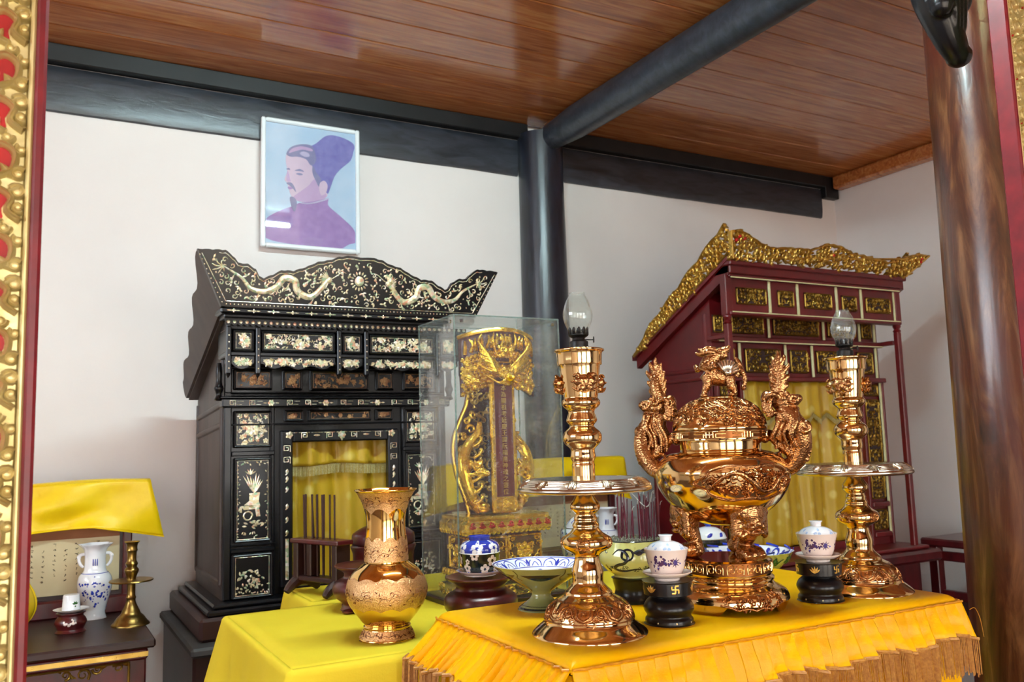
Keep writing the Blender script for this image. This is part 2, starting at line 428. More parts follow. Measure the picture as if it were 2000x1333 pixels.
        if kind: o['kind'] = kind
        if label: o['label'] = label
        return o
def thing(name, label, cat, loc=(0, 0, 0), rz=0.0, group=None):
    o = bpy.data.objects.new(name, None); COL.objects.link(o)
    o.empty_display_size = 0.05
    o.location = loc; o.rotation_euler = (0, 0, rz); o['label'] = label; o['category'] = cat
    if group: o['group'] = group
    return o
def tag(o, label, cat, group=None):
    o['label'] = label; o['category'] = cat
    if group: o['group'] = group
    return o
def struct(o): o['kind'] = 'structure'; return o
def part_box(name, mat, parent, x0, x1, y0, y1, z0, z1, c=0.004):
    return MB().box(x0, x1, y0, y1, z0, z1, c).build(name, mat, parent, angle=50)
def dup(root, loc, rz, label, group=None):
    r = root.copy(); COL.objects.link(r); r.location = loc; r.rotation_euler = (0, 0, rz); r['label'] = label
    if group: r['group'] = group
    for ch in list(root.children):
        c = ch.copy(); COL.objects.link(c); c.parent = r
        for g in list(ch.children):
            d = g.copy(); COL.objects.link(d); d.parent = c
    return r
def prof_r(prof, z):
    P = sorted(prof, key=lambda p: p[1])
    for (r0, z0), (r1, z1) in zip(P, P[1:]):
        if z0 <= z <= z1 and z1 > z0: return r0 + (r1 - r0) * (z - z0) / (z1 - z0)
    return P[0][0] if z < P[0][1] else P[-1][0]
def lathe_map(prof, ref, a0, c=(0, 0, 0)):
    """u is arc length at radius ref measured from angle a0, v is height"""
    def f(u, v, h):
        a = a0 + u / ref; r = prof_r(prof, v) + h
        return (c[0] + r * math.cos(a), c[1] + r * math.sin(a), c[2] + v)
    return f
# ---- ornament generators
def flower(b, x, y, r, h, n=5, a0=0.0, wd=0.42):
    for i in range(n): b.leaf(x + r * .18 * math.cos(a0 + 2 * PI * i / n), y + r * .18 * math.sin(a0 + 2 * PI * i / n), r * .85, r * wd, a0 + 2 * PI * i / n, h, 4)
    b.dot(x, y, r * .24, h * 1.3, 6)
def curls(b, x0, x1, y0, y1, n, r, wd, h, rnd, sym=True):
    """fill a rectangle with scrolling tendrils; mirrored about its middle"""
    xm = (x0 + x1) / 2; pts = []
    for i in range(n):
        for t in range(14):
            x = rnd.uniform(x0, xm if sym else x1); y = rnd.uniform(y0, y1)
            if all((x - q[0]) ** 2 + (y - q[1]) ** 2 > (r * 1.35) ** 2 for q in pts): break
        pts.append((x, y)); a = rnd.uniform(0, 2 * PI); tn = rnd.choice((-1, 1)) * rnd.uniform(.8, 1.4); rr = r * rnd.uniform(.75, 1.2)
        for sg in ((1, -1) if sym else (1,)):
            def mx(p): return [(xm + sg * (q[0] - xm), min(max(q[1], y0), y1)) if sg < 0 else (min(max(q[0], x0), x1), min(max(q[1], y0), y1)) for q in p]
            b.rib(mx(spiral(x, y, rr, rr * .2, a, tn, 12)), wd, h * rnd.uniform(.7, 1.1), 2)
            lx, ly = x + rr * math.cos(a + 2), y + rr * math.sin(a + 2)
            b.rib(mx([(lx, ly), (lx + rr * .6 * math.cos(a + 2.6), ly + rr * .6 * math.sin(a + 2.6)), (lx + rr * 1.1 * math.cos(a + 3.1), ly + rr * 1.1 * math.sin(a + 3.1))]), wd * 1.2, h * .8)
def border(b, x0, x1, y0, y1, wd, h, rc=0.0):
    p = [(x0 + rc, y0), (x1 - rc, y0), (x1, y0 + rc), (x1, y1 - rc), (x1 - rc, y1), (x0 + rc, y1), (x0, y1 - rc), (x0, y0 + rc), (x0 + rc, y0)]
    if rc <= 0: p = [(x0, y0), (x1, y0), (x1, y1), (x0, y1), (x0, y0)]
    for a, c in zip(p, p[1:]):
        if a != c: b.rib([a, c], wd, h, 0)
def fret(b, x, y, s, wd, h, flip=1):
    for p in ([(-1, -1), (-1, 1), (1, 1), (1, -.5), (-.4, -.5), (-.4, .4), (.4, .4)],):
        q = [(x + flip * a * s, y + c * s) for a, c in p]
        for a, c in zip(q, q[1:]): b.rib([a, c], wd, h, 0)
def vine(b, x0, x1, y0, y1, rnd, dens, h, fr=None):
    """flowers, leaves and tendrils of inlay inside a panel"""
    W, H = x1 - x0, y1 - y0; n = max(4, int(dens * W * H * 1e4))
    s = min(W, H)
    for i in range(n):
        x = rnd.uniform(x0 + .012, x1 - .012); y = rnd.uniform(y0 + .010, y1 - .010); t = rnd.random(); a = rnd.uniform(0, 2 * PI)
        if t < .3: flower(b, x, y, rnd.uniform(.006, .011), h, 5, a)
        elif t < .7: b.leaf(x, y, rnd.uniform(.008, .016), rnd.uniform(.0022, .004), a, h, 3)
        else: b.rib(spiral(x, y, rnd.uniform(.006, .010), .002, a, rnd.choice((-.8, .8)), 8), .0013, h)
# ================================================================== THE ROOM
XL, XR, YF, YB, ZC = -3.2, 4.53, -3.2, 3.8, 3.14
struct(MB().box(XL - .2, XR + .2, YF - .2, YB + .2, -.1, 0).build('floor', 'floor_tile'))
struct(MB().box(-30, 30, -30, YF - .2, -.45, -.3).box(-30, XL - .2, YF - .2, 30, -.45, -.3).build('floor_courtyard', 'ground'))
struct(MB().box(XL - .15, XR + .15, YB, YB + .15, 0, 3.3).build('wall_back', 'wall_paint'))
struct(MB().box(XR, XR + .15, YF, YB, 0, 3.3).build('wall_right', 'wall_paint'))
struct(MB().box(XL - .15, XL, YF, .25, 0, 3.3).box(XL - .15, XL, 2.45, YB, 0, 3.3).box(XL - .15, XL, .25, 2.45, 2.9, 3.3).box(XL - .15, XL, .25, 2.45, 0, 1.9).build('wall_left', 'wall_paint'))
wf = MB()
for a, c in ((XL, -2.8), (-1.2, -.7), (.9, 1.4), (2.9, 3.65), (4.35, XR)): wf.box(a, c, YF - .15, YF, 0, 3.3)
for a, c in ((-2.8, -1.2), (-.7, .9), (1.4, 2.9)): wf.box(a, c, YF - .15, YF, 2.45, 3.3)
wf.box(3.65, 4.35, YF - .15, YF, 0, .75); wf.box(3.65, 4.35, YF - .15, YF, 1.9, 3.3)
struct(wf.build('wall_front', 'dark_red_wood'))
wn = struct(MB().box(3.65, 4.35, YF - .12, YF - .03, .75, .81).build('window_1', 'dark_wood'))
bar = None
for i in range(11):
    x = 3.68 + i * .064
    if bar is None:
        bar = MB().box(-.02, .02, -.02, .02, 0, 1.09).build('window_bar', 'dark_red_wood', wn); bar.location = (x, YF - .07, .81)
    else:
        c = bar.copy(); COL.objects.link(c); c.parent = wn; c.location = (x, YF - .07, .81)
# ceiling: backing board with planks
ce = struct(MB().box(XL, XR, YF, YB, ZC + .02, ZC + .12).build('ceiling', 'black_trim'))
PW = .19
pl_me = {}
for k in range(37):
    y1 = YB - .03 - k * PW; y0 = y1 - PW
    if y1 < YF: break
    for bay, (a, c) in enumerate(((XL, 2.28), (2.28, XR))):
        if bay not in pl_me:
            o = MB().box(a, c, -PW + .0035, -.0005, 0, .018, .003).build('plank', 'plank', ce); pl_me[bay] = o.data
        else:
            o = bpy.data.objects.new('plank', pl_me[bay]); COL.objects.link(o); o.parent = ce
        o.location = (0, y1, ZC + .001)
# trims against the back wall
for nm, a, c in (('trim_1', XL, 2.20), ('trim_2', 2.34, 4.40)):
    struct(MB().box(a, c, YB - .055, YB - .002, 3.065, ZC, .004).build(nm, 'black_trim'))
struct(MB().box(4.40, XR - .01, YB - .05, YB - .002, 3.0, ZC, .004).build('trim_4', 'black_trim'))
struct(MB().box(XR - .085, XR - .002, YF, YB - .06, 3.052, ZC, .012).build('trim_3', 'plank'))
def wall_beam(a, c):
    b = MB(); n = 10; P = []
    for i in range(n + 1):
        t = -PI / 2 + PI * i / n
        P.append((YB - .004 - .018 * max(0, math.cos(t)) ** .5, 2.967 + .097 * math.sin(t)))
    P = [(YB - .002, 2.870)] + P + [(YB - .002, 3.064)]
    xs = [a + (c - a) * i / 40 for i in range(41)]; vs = []
    for j, x in enumerate(xs):
        wob = .004 * noise.noise(Vector((x * 3, 0, 1)))
        for i, (y, z) in enumerate(P): vs.append((x, y, z + (wob if i < 3 else 0)))
    m = len(P)
    fs = [(j * m + i, j * m + i + 1, (j + 1) * m + i + 1, (j + 1) * m + i) for j in range(40) for i in range(m - 1)]
    fs += [tuple(range(m)), tuple(40 * m + i for i in range(m))]
    b.add(vs, fs); return b.build('wall_beam', 'dark_wood')
tag(wall_beam(XL, 2.155), 'long dark timber beam along the top of the wall behind the portrait', 'beam')
tag(wall_beam(2.385, 4.39), 'shorter dark timber beam on the wall above the red shrine', 'beam')
# post with its capital, round ceiling beam
b = MB().lathe([(.128, 0), (.124, 1.2), (.119, 2.3), (.116, 2.85), (.118, 3.0), (.118, 3.08)], 40, (2.268, 3.745, 0), 3)
tag(b.build('wall_post', 'dark_wood_upright'), 'round blue-black timber post standing against the white wall between the shrines', 'post')
b = MB(); n = 24; vs = []
for j in range(30):
    y = 3.66 - (3.66 - YF) * j / 29
    s_ = .8 if j == 0 else 1
    for i in range(n):
        a = 2 * PI * i / n; vs.append((2.28 + .072 * s_ * math.cos(a), y, 3.052 + .084 * s_ * math.sin(a)))
fs = [(j * n + i, j * n + (i + 1) % n, (j + 1) * n + (i + 1) % n, (j + 1) * n + i) for j in range(29) for i in range(n)] + [tuple(range(n)), tuple(29 * n + i for i in range(n))]
b.add(vs, fs)
tag(b.build('ceiling_beam', 'dark_wood'), 'rounded dark beam crossing under the plank ceiling towards the viewer', 'beam')
# brown polished column at the right
b = MB(); n = 48
prof = [(.150, 0), (.148, .8), (.143, 1.5), (.138, 2.2), (.132, 3.13)]
b.lathe(prof, n, (0, 0, 0), 6, mod=lambda a, z: 1 + .012 * noise.noise(Vector((math.cos(a) * 2, math.sin(a) * 2, z * 1.5))))
o = b.build('brown_column', 'column_wood'); o.location = (2.222, 1.345, 0)
tag(o, 'thick polished brown tree-trunk column at the right edge', 'column')
# fluorescent lamp fixed under the ceiling above the altar
fl = thing('fluorescent_lamp', 'white fluorescent tube lamp mounted under the planks over the altar', 'lamp', (.95, 1.46, 3.139))
MB().box(-.62, .62, -.02, .02, -.035, 0, .004).build('housing', 'lamp_housing', fl)
b = MB(); b.tube([(-.6, 0, -.055), (.6, 0, -.055)], .014, 16); b.build('light_tube', 'tube_light', fl)
for x in (-.61, .61): MB().box(x - .012, x + .012, -.016, .016, -.075, -.03, .003).build('lamp_holder', 'lamp_housing', fl)

# ================================================================== carved door frame close to the viewer
def carved_frame(name, label, x_in, sgn, y0):
    """x_in: x of inner edge, sgn: direction away from the opening"""
    t = thing(name, label, 'door frame', (x_in, y0, 0))
    W = .17
    def bx(nm, mat, a, c, p, q, z0, z1, ch=.002):
        lo, hi = sorted((sgn * a, sgn * c)); return MB().box(lo, hi, p, q, z0, z1, ch).build(nm, mat, t)
    bx('inner_moulding', 'frame_red', 0, .011, -.006, .034, 0, 3.12, .003)
    bx('gilt_edge', 'frame_gilding', .011, .0165, -.004, .012, 0, 3.12, .002)
    bx('back_board', 'frame_gilding', .0165, W, .008, .030, 0, 3.12)
    bx('outer_edge', 'frame_gilding', W - .012, W, -.004, .014, 0, 3.12, .002)
    # one carved panel of ten cells, repeated up the post
    CH = .048; rows = 10; rd = MB(lambda u, v, h: (sgn * u, .008 - h, v))
    b = MB(lambda u, v, h: (sgn * u, .006 - h, v)); rnd = random.Random(5)
    for c_ in range(3):
        for r_ in range(rows):
            x = .0165 + .0235 + c_ * .047; y = r_ * CH + (CH / 2 if c_ % 2 == 0 else 0) + .003; f = 1 if r_ % 2 == 0 else -1
            # comma-shaped loop round an opening
            loop = catmull([(x - f * .004, y - .019), (x + f * .010, y - .011), (x + f * .012, y + .005), (x + f * .001, y + .013), (x - f * .010, y + .005), (x - f * .007, y - .007), (x - f * .018, y - .016)], 4); loop = [(x + (p[0] - x) * 1.12, y + (p[1] - y) * 1.12) for p in loop]
            b.rib(loop, .0042, .009, 0, base=-.008)
            rd.poly(catmull([(x - f * .004, y - .016), (x + f * .008, y - .010), (x + f * .010, y + .004), (x + f * .001, y + .011), (x - f * .008, y + .004), (x - f * .003, y - .005)], 3, True), -.001, .0008)
            b.rib([(p[0] + f * .0002, p[1]) for p in loop], .0018, .0115, 0)
            # tight scrolls left and right of the loop
            for (dx, dy, rr, a, tn) in ((-f * .017, .012, .0085, .5, 1.5), (f * .017, -.017, .0075, 2.5, -1.4), (-f * .018, -.004, .006, 4, 1.3), (f * .019, .009, .006, 1, -1.2), (f * .006, .0215, .006, 3, 1.2)):
                b.rib(spiral(x + dx, y + dy, rr, .0012, a, tn, 16), .0032, .0095, 2, base=-.008)
                b.dot(x + dx, y + dy, rr * .9, .0065, 10)
            b.leaf(x + f * .012, y - .021, .018, .005, 2.2 if f > 0 else .9, .008)
            b.leaf(x - f * .022, y + .020, .018, .005, -.5 if f > 0 else 3.6, .008)
    me = None
    for k in range(7):
        z = .10 + k * rows * CH
        if z + rows * CH > 3.11: break
        if me is None:
            o = b.build('carved_scrollwork', 'frame_gilding', t, angle=60); me = o.data
        else:
            o = bpy.data.objects.new('carved_scrollwork', me); COL.objects.link(o); o.parent = t
        o.location = (0, 0, z)
        if k == 0: ro = rd.build('red_hollow', 'bright_red', o, smooth=False); rme = ro.data
        else: ro = bpy.data.objects.new('red_hollow', rme); COL.objects.link(ro); ro.parent = o
    return t
carved_frame('carved_door_frame', 'gilded openwork door-frame post with red inner edge at the left border', 0.0, -1, 1.0)
carved_frame('carved_door_frame', 'gilded openwork door-frame post with red edge in front of the brown column', 1.745, 1, 1.0)
# black lacquered carved bracket end hanging before the column
b = MB()
b.tube([(0, 0, .30), (.004, 0, .16), (-.006, 0, .07), (.020, -.006, -.02), (.046, -.008, -.065)], [.062, .058, .050, .036, .026], 16, 5)
b.ell((.050, -.008, -.068), .030, .030, .026)
for i, (x, z, r_) in enumerate(((-.042, .10, .030), (-.030, .03, .026), (.046, .12, .030), (.040, .05, .024), (-.05, .19, .032), (.056, .20, .030))): b.ell((x, -.03, z), r_, .026, r_ * 1.25)
for dx in (-.03, 0, .03): b.tube([(dx, -.055, .28), (dx * .8, -.058, .14), (dx * .5 + .004, -.05, .05), (dx * .4 + .022, -.034, -.02)], [.016, .016, .012, .008], 8, 4)
o = b.build('bracket_end', 'black_lacquer', None, fuse=.0035); o.location = (1.770, 1.16, 2.412)
tag(o, 'glossy black carved bracket end hanging at the top of the brown column', 'bracket')

# ================================================================== portrait
pt = thing('portrait', 'framed portrait of a robed man in a tall cap hanging on the wall', 'picture', (1.063, 3.763, 2.674))
PWd, PHt, fb = .225, .294, .019
for nm, a, c, e, g_ in (('l', -PWd, -PWd + fb, -PHt, PHt), ('r', PWd - fb, PWd, -PHt, PHt), ('b', -PWd + fb, PWd - fb, -PHt, -PHt + fb), ('t', -PWd + fb, PWd - fb, PHt - fb, PHt)):
    MB().box(a, c, -.018, .010, e, g_, .005).build('frame_bar', 'white_frame', pt)
pic = MB().box(-PWd + fb * .7, PWd - fb * .7, -.004, .004, -PHt + fb * .7, PHt - fb * .7).build('painted_sheet', 'paint_sky', pt)
def pp(x, y): return (-.205 + (x - 205) / 715 * .410, .27 - (y - 165) / 1000 * .56)   # sheet coordinates measured from the picture
def paint(nm, mat, pts, lay, k=5):
    P = catmull([pp(*p) for p in pts], k, True)
    P = [(max(-.204, min(.204, a)), max(-.278, min(.278, c))) for a, c in P]
    MB(flat_map(-.0042)).poly(P, -.0005, .0004 * lay).build(nm, mat, pic, smooth=False)
paint('painted_robe', 'paint_robe', [(205, 1100), (205, 960), (300, 880), (420, 820), (470, 790), (560, 770), (690, 730), (700, 790), (800, 870), (900, 960), (940, 1060), (860, 1100), (760, 1150), (500, 1140)], 1)
paint('painted_hat', 'paint_hat', [(540, 330), (600, 280), (690, 200), (800, 195), (910, 240), (905, 320), (880, 390), (800, 470), (750, 540), (715, 640), (690, 690), (640, 640), (580, 560), (540, 450)], 2)
paint('painted_face', 'paint_skin', [(370, 400), (450, 370), (540, 410), (590, 540), (640, 650), (690, 690), (670, 730), (560, 770), (470, 780), (410, 750), (385, 690), (372, 640), (352, 610), (372, 540), (362, 470)], 3)
paint('painted_headband', 'paint_dark', [(365, 400), (400, 340), (480, 305), (570, 310), (600, 420), (560, 470), (520, 425), (450, 412), (400, 420)], 4)
paint('painted_cap_band', 'paint_shade', [(385, 392), (410, 352), (480, 322), (560, 330), (566, 352), (490, 348), (420, 376)], 5)
paint('painted_cap_band', 'paint_light', [(470, 382), (500, 362), (540, 372), (545, 398), (505, 404)], 5)
paint('painted_hair', 'paint_dark', [(575, 470), (600, 520), (640, 580), (625, 640), (600, 600), (570, 530)], 4)
paint('painted_jaw', 'paint_shade', [(470, 700), (540, 640), (590, 580), (640, 650), (680, 700), (665, 730), (560, 770), (470, 778), (420, 752)], 3.5)
paint('painted_nose', 'paint_shade', [(372, 545), (384, 560), (392, 600), (400, 622), (380, 628), (366, 612)], 5)
paint('painted_lip', 'paint_robe', [(376, 672), (400, 668), (412, 682), (390, 690)], 6)
paint('painted_ear', 'paint_skin', [(630, 610), (665, 585), (692, 620), (680, 680), (645, 710), (625, 670)], 5)
paint('painted_brow', 'paint_dark', [(430, 530), (470, 512), (505, 530), (470, 530)], 5)
paint('painted_eye', 'paint_dark', [(440, 555), (470, 545), (495, 555), (470, 565)], 5)
paint('painted_far_brow', 'paint_dark', [(365, 525), (385, 515), (395, 527), (380, 530)], 5)
paint('painted_moustache', 'paint_dark', [(365, 640), (400, 632), (425, 660), (440, 705), (415, 680), (385, 655)], 5)
paint('painted_beard', 'paint_dark', [(392, 756), (425, 752), (446, 786), (442, 836), (428, 866), (408, 836)], 4)
paint('painted_collar', 'paint_light', [(470, 790), (560, 780), (690, 728), (690, 740), (600, 778), (520, 796)], 5)
MB().box(-PWd + fb * .8, PWd - fb * .8, -.0105, -.0095, -PHt + fb * .8, PHt - fb * .8).build('glass_pane', 'picture_glass', pt)
# ================================================================== black shrine inlaid with mother-of-pearl
def interp(P, x):
    for (x0, y0), (x1, y1) in zip(P, P[1:]):
        if x0 <= x <= x1: return y0 + (y1 - y0) * (x - x0) / max(x1 - x0, 1e-6)
    return P[0][1] if x < P[0][0] else P[-1][1]
def put(b, name, mat, root, z0, **k):
    o = b.build(name, mat, root, **k); o.location = (0, 0, -z0); return o
Z0 = .965
bs = thing('inlaid_shrine', 'tall black lacquer shrine inlaid with mother-of-pearl under the portrait', 'shrine', (.98, 3.1, Z0))
rnd = random.Random(11)
def bput(b, name, mat='black_lacquer', **k): return put(b, name, mat, bs, Z0, **k)
bput(MB().box(-.475, .475, -.10, .56, .965, .985, .006).box(-.455, .455, -.085, .545, .985, 1.0, .006), 'base')
# side walls with sloping top
for s_ in (-1, 1):
    b = MB(lambda u, v, h: (s_ * (.414 - h), u, v)); b.poly([(0, 1.0), (.53, 1.0), (.53, 1.70), (0, 1.93)], 0, .016)
    o = bput(b, 'side_wall', 'side_wood')
    b = MB(lambda u, v, h: (s_ * (.414 + h), u, v))
    for p in ([(.02, 1.05), (.51, 1.05)], [(.02, 1.59), (.51, 1.56)], [(.02, 1.66), (.51, 1.63)], [(.02, 1.05), (.02, 1.9)], [(.51, 1.05), (.51, 1.68)]): b.rib(p, .012, .008, 0)
    b.build('side_moulding', 'side_wood', o)
bput(MB().box(-.40, .40, .515, .53, 1.0, 1.70), 'back_board', 'side_wood')
bput(MB().box(-.40, .40, .006, .516, 1.0, 1.012), 'floor_board', 'side_wood')
fbd = MB().box(-.40, -.20, .004, .02, 1.0, 1.93).box(.20, .40, .004, .02, 1.0, 1.93).box(-.20, .20, .004, .02, 1.525, 1.93).box(-.20, .20, -.01, .02, 1.0, 1.022)
bput(fbd, 'front_board')
for s_ in (-1, 1):
    b = MB()
    for x0, x1, y in ((.388, .414, -.022), (.369 - .13, .369 - .115, -.012)): b.box(min(s_ * x0, s_ * x1), max(s_ * x0, s_ * x1), y, .006, 1.0, 1.93 if x0 > .3 else 1.66, .004)
    bput(b, 'front_post')
for z, hh, p, W in ((1.160, .014, .020, .388), (1.178, .006, .026, .388), (1.488, .016, .020, .388), (1.588, .006, .016, .388), (1.690, .008, .024, .41), (1.698, .005, .03, .41), (1.786, .010, .02, .40)):
    b = MB()
    if z < 1.5:
        for s_ in (-1, 1): bput(MB().box(min(s_ * .24, s_ * W), max(s_ * .24, s_ * W), -p, .006, z - hh / 2, z + hh / 2, .003), 'rail')
        continue
    else: b.box(-W, W, -p, .006, z - hh / 2, z + hh / 2, .003)
    bput(b, 'rail')
def panel(u0, u1, z0, z1, y, seed, dens=.55, mat='pearl', style='vine'):
    b = MB().box(u0, u1, y - .006, y + .008, z0, z1, .004)
    b.mp = flat_map(y - .006); border(b, u0 + .005, u1 - .005, z0 + .005, z1 - .005, .004, .005)
    o = bput(b, 'panel')
    r_ = random.Random(seed); q = MB(flat_map(y - .0062)); h = .0012
    border(q, u0 + .012, u1 - .012, z0 + .011, z1 - .011, .0009, h)
    W, H = u1 - u0, z1 - z0; cx, cz = (u0 + u1) / 2, (z0 + z1) / 2
    if style == 'vine':
        flower(q, cx, cz, min(W, H) * .2, h * 1.4, 7)
        vine(q, u0 + .008, u1 - .008, z0 + .006, z1 - .006, r_, dens, h)
    elif style == 'tall':
        n = int(H / .012)
        for i in range(n):
            z = z0 + .018 + (H - .036) * i / (n - 1)
            for sg in (-1, 1):
                if r_.random() < .75: q.leaf(cx + sg * (W / 2 - .017), z, .008, .0025, r_.uniform(0, 6), h, 3)
        for k_ in range(9): q.leaf(cx + r_.uniform(-.04, .04), z0 + .02 + r_.uniform(0, .008), .01, .003, r_.uniform(0, 6), h, 3); q.leaf(cx + r_.uniform(-.04, .04), z1 - .02, .01, .003, r_.uniform(0, 6), h, 3)
        # vase of flowers on a stand
        for k_ in range(8): q.leaf(cx + .006, cz + .02, .05 + .03 * r_.random(), .004, PI / 2 + (k_ - 3.5) * .16, h, 4)
        for k_ in range(5): q.leaf(cx - .008, cz + .085, .022, .003, PI / 2 + (k_ - 2) * .5, h, 4)
        q.poly([(cx - .012, cz + .022), (cx + .024, cz + .024), (cx + .020, cz - .006), (cx + .026, cz - .022), (cx - .03, cz - .018), (cx - .012, cz - .004)], 0, h * 1.5)
        q.poly([(cx - .040, cz - .020), (cx + .026, cz - .022), (cx + .02, cz - .032), (cx - .03, cz - .034)], 0, h)
        q.poly([(cx - .044, cz - .022), (cx - .036, cz - .022), (cx - .036, cz - .042), (cx - .044, cz - .042)], 0, h)
        q.poly([(cx + .008, cz - .032), (cx + .022, cz - .032), (cx + .026, cz - .058), (cx + .012, cz - .058)], 0, h)
        q.rib(spiral(cx - .016, cz - .055, .016, .013, 0, 1.0, 12), .003, h, 0)
        for k_ in range(14): q.leaf(cx + r_.uniform(-.036, .03), cz - .085 + r_.uniform(-.008, .012), .016, .004, r_.uniform(-.6, .6), h, 3)
    elif style == 'mound':
        for k_ in range(60):
            a = r_.uniform(0, PI); rr = r_.uniform(.01, .056)
            q.leaf(cx + rr * math.cos(a), z0 + .03 + rr * math.sin(a) * 1.3, r_.uniform(.007, .014), .004, r_.uniform(0, 6), h, 3)
        for k_ in range(16): q.leaf(u0 + .012 + (W - .024) * k_ / 15, z0 + .02, .008, .003, r_.uniform(0, 6), h, 3)
    q.build('inlay', mat, o, kind='stuff', smooth=False)
    return o
sd = 1
for s_ in (-1, 1):
    for a, c, e, g_, y, dn, st in ((-.38, -.25, 1.508, 1.636, -.004, .65, 'vine'), (-.378, -.25, 1.186, 1.474, -.004, .4, 'tall'), (-.386, -.25, 1.002, 1.15, -.024, .5, 'mound'), (-.205, -.135, 1.596, 1.638, -.002, .5, 'vine')):
        u0, u1 = sorted((s_ * a, s_ * c)); sd += 1
        panel(u0, u1, e, g_, y, sd, dn, 'brown_inlay' if e == 1.596 else 'pearl', st)
    for a, c, dn in ((-.381, -.246, .5), (-.211, -.138, .5)):
        u0, u1 = sorted((s_ * a, s_ * c)); sd += 1; panel(u0, u1, 1.708, 1.781, .0, sd, dn, 'brown_inlay')
panel(-.12, .12, 1.596, 1.638, -.002, 31, .2, 'brown_inlay'); panel(-.112, .112, 1.706, 1.781, 0, 32, .5, 'brown_inlay')
# fret rail
o = bput(MB().box(-.425, .425, -.045, .006, 1.646, 1.678, .005).box(-.43, .43, -.05, .006, 1.676, 1.684, .003), 'fret_rail')
q = MB(flat_map(-.0452))
for i in range(13):
    u = -.39 + i * .065
    if i % 3 == 2: flower(q, u, 1.661, .012, .0012, 6); q.leaf(u + .014, 1.661, .014, .003, 0, .001, 3); q.leaf(u - .014, 1.661, .014, .003, PI, .001, 3)
    else: fret(q, u, 1.661, .009, .0012, .0012, 1 if i % 2 else -1); q.rib([(u + .012, 1.656), (u + .03, 1.656)], .001, .001, 0); q.rib([(u + .016, 1.667), (u + .036, 1.667)], .001, .001, 0)
q.build('inlay', 'pearl', o, kind='stuff', smooth=False)
for s_ in (-1, 1):    # turned rail ends
    bput(MB().lathe([(.008, -.03), (.016, -.024), (.010, -.012), (.012, 0), (.017, .012), (.013, .022), (.006, .03)], 14, (s_ * .432, -.02, 1.70), 2).lathe([(.014, 0), (.010, .02), (.012, .05), (.008, .08)], 12, (s_ * .432, -.02, 1.72), 2), 'rail_end')
# door surround with frets
o = bput(MB().box(-.22, -.178, -.024, .008, 1.022, 1.565, .005).box(.178, .22, -.024, .008, 1.022, 1.565, .005).box(-.178, .178, -.024, .008, 1.523, 1.565, .005), 'door_surround')
q = MB(flat_map(-.0243)); r_ = random.Random(4)
for i in range(9):
    u = -.184 + i * .046
    if i in (4,): flower(q, u, 1.546, .015, .0014, 7); q.leaf(u, 1.54, .016, .005, -PI / 2, .0012, 3)
    elif i in (0, 8): flower(q, u * 1.04, 1.548, .014, .0014, 5)
    elif i in (1, 3, 5, 7): fret(q, u, 1.545, .010, .0013, .0012, 1 if i < 4 else -1)
    else: q.leaf(u - .012, 1.546, .024, .004, 0, .0012, 4)
    q.rib([(u - .02, 1.556), (u + .02, 1.556)], .0009, .001, 0)
for s_ in (-1, 1):
    for z in (1.50, 1.46): fret(q, s_ * .199, z, .011, .0013, .0012, s_)
    for z in (1.42, 1.395, 1.36, 1.30, 1.255, 1.21): q.leaf(s_ * .199, z - .008, .018, .006, PI / 2, .0012, 4); q.leaf(s_ * .199 - .006, z - .012, .013, .003, .8, .001, 3)
    q.rib([(s_ * .199, 1.19), (s_ * .199, 1.05)], .006, .0012, 0)
q.build('inlay', 'pearl', o, kind='stuff', smooth=False)
# projecting canopy
YC = -.15
bput(MB().box(-.432, .432, YC, -.0, 1.812, 1.828, .004).box(-.432, .432, YC, 0, 1.90, 1.934, .004), 'canopy_rail')
for s_ in (-1, 1): bput(MB().box(min(s_ * .418, s_ * .432), max(s_ * .418, s_ * .432), YC + .004, 0, 1.826, 1.902, .003), 'canopy_end')
for i, (u0, u1) in enumerate(((-.413, -.341), (-.319, -.062), (-.038, .038), (.062, .319), (.341, .413))): panel(u0, u1, 1.828, 1.900, YC + .006, 50 + i, .85)
for i, (u0, u1) in enumerate(((-.413, -.341), (-.319, -.062), (-.038, .038), (.062, .319), (.341, .413))):
    b = MB(flat_map(YC + .012)); n = 24
    P = [(u0, 1.812), (u1, 1.812)] + [(u1 + (u0 - u1) * j / n, 1.776 + .006 * math.cos(j / n * (u1 - u0) / .257 * 6 * PI) + .008 * abs(2 * j / n - 1) ** 3) for j in range(n + 1)]
    b.poly(P, 0, .008); o = bput(b, 'apron', smooth=False)
    q = MB(flat_map(YC + .0038)); vine(q, u0, u1, 1.776, 1.812, random.Random(70 + i), 1.3, .0012); q.build('inlay', 'pearl', o, kind='stuff', smooth=False)
for u in (-.426, -.33, -.05, .05, .33, .426):
    b = MB().box(u - .008, u + .008, YC - .012, YC + .012, 1.752, 1.91, .003); b.lathe([(.001, -.014), (.008, 0)], 8, (u, YC, 1.752)); o = bput(b, 'hanging_strip')
    q = MB(flat_map(YC - .0122)); [q.dot(u, 1.77 + .022 * j, .003, .001, 6) for j in range(6)]; q.build('inlay', 'pearl', o, kind='stuff', smooth=False)
b = MB(flat_map(YC - .012)); n = 44
P = [(-.44, 1.938), (.44, 1.938)]
for j in range(n * 4 + 1): P.append((.44 - .88 * j / (n * 4), 1.918 - .007 * abs(math.sin(j / 4 * PI))))
b.poly(P, 0, .008); o = bput(b, 'scalloped_trim', smooth=False)
q = MB(flat_map(YC - .0202)); [q.dot(-.43 + .02 * j, 1.924, .0065, .001, 8) for j in range(44)]; q.build('inlay', 'pearl', o, kind='stuff', smooth=False)
o = bput(MB().box(-.462, .462, -.205, -.02, 1.946, 1.968, .006).box(-.448, .448, -.19, -.02, 1.934, 1.948, .004), 'cornice')
q = MB(flat_map(-.2053))
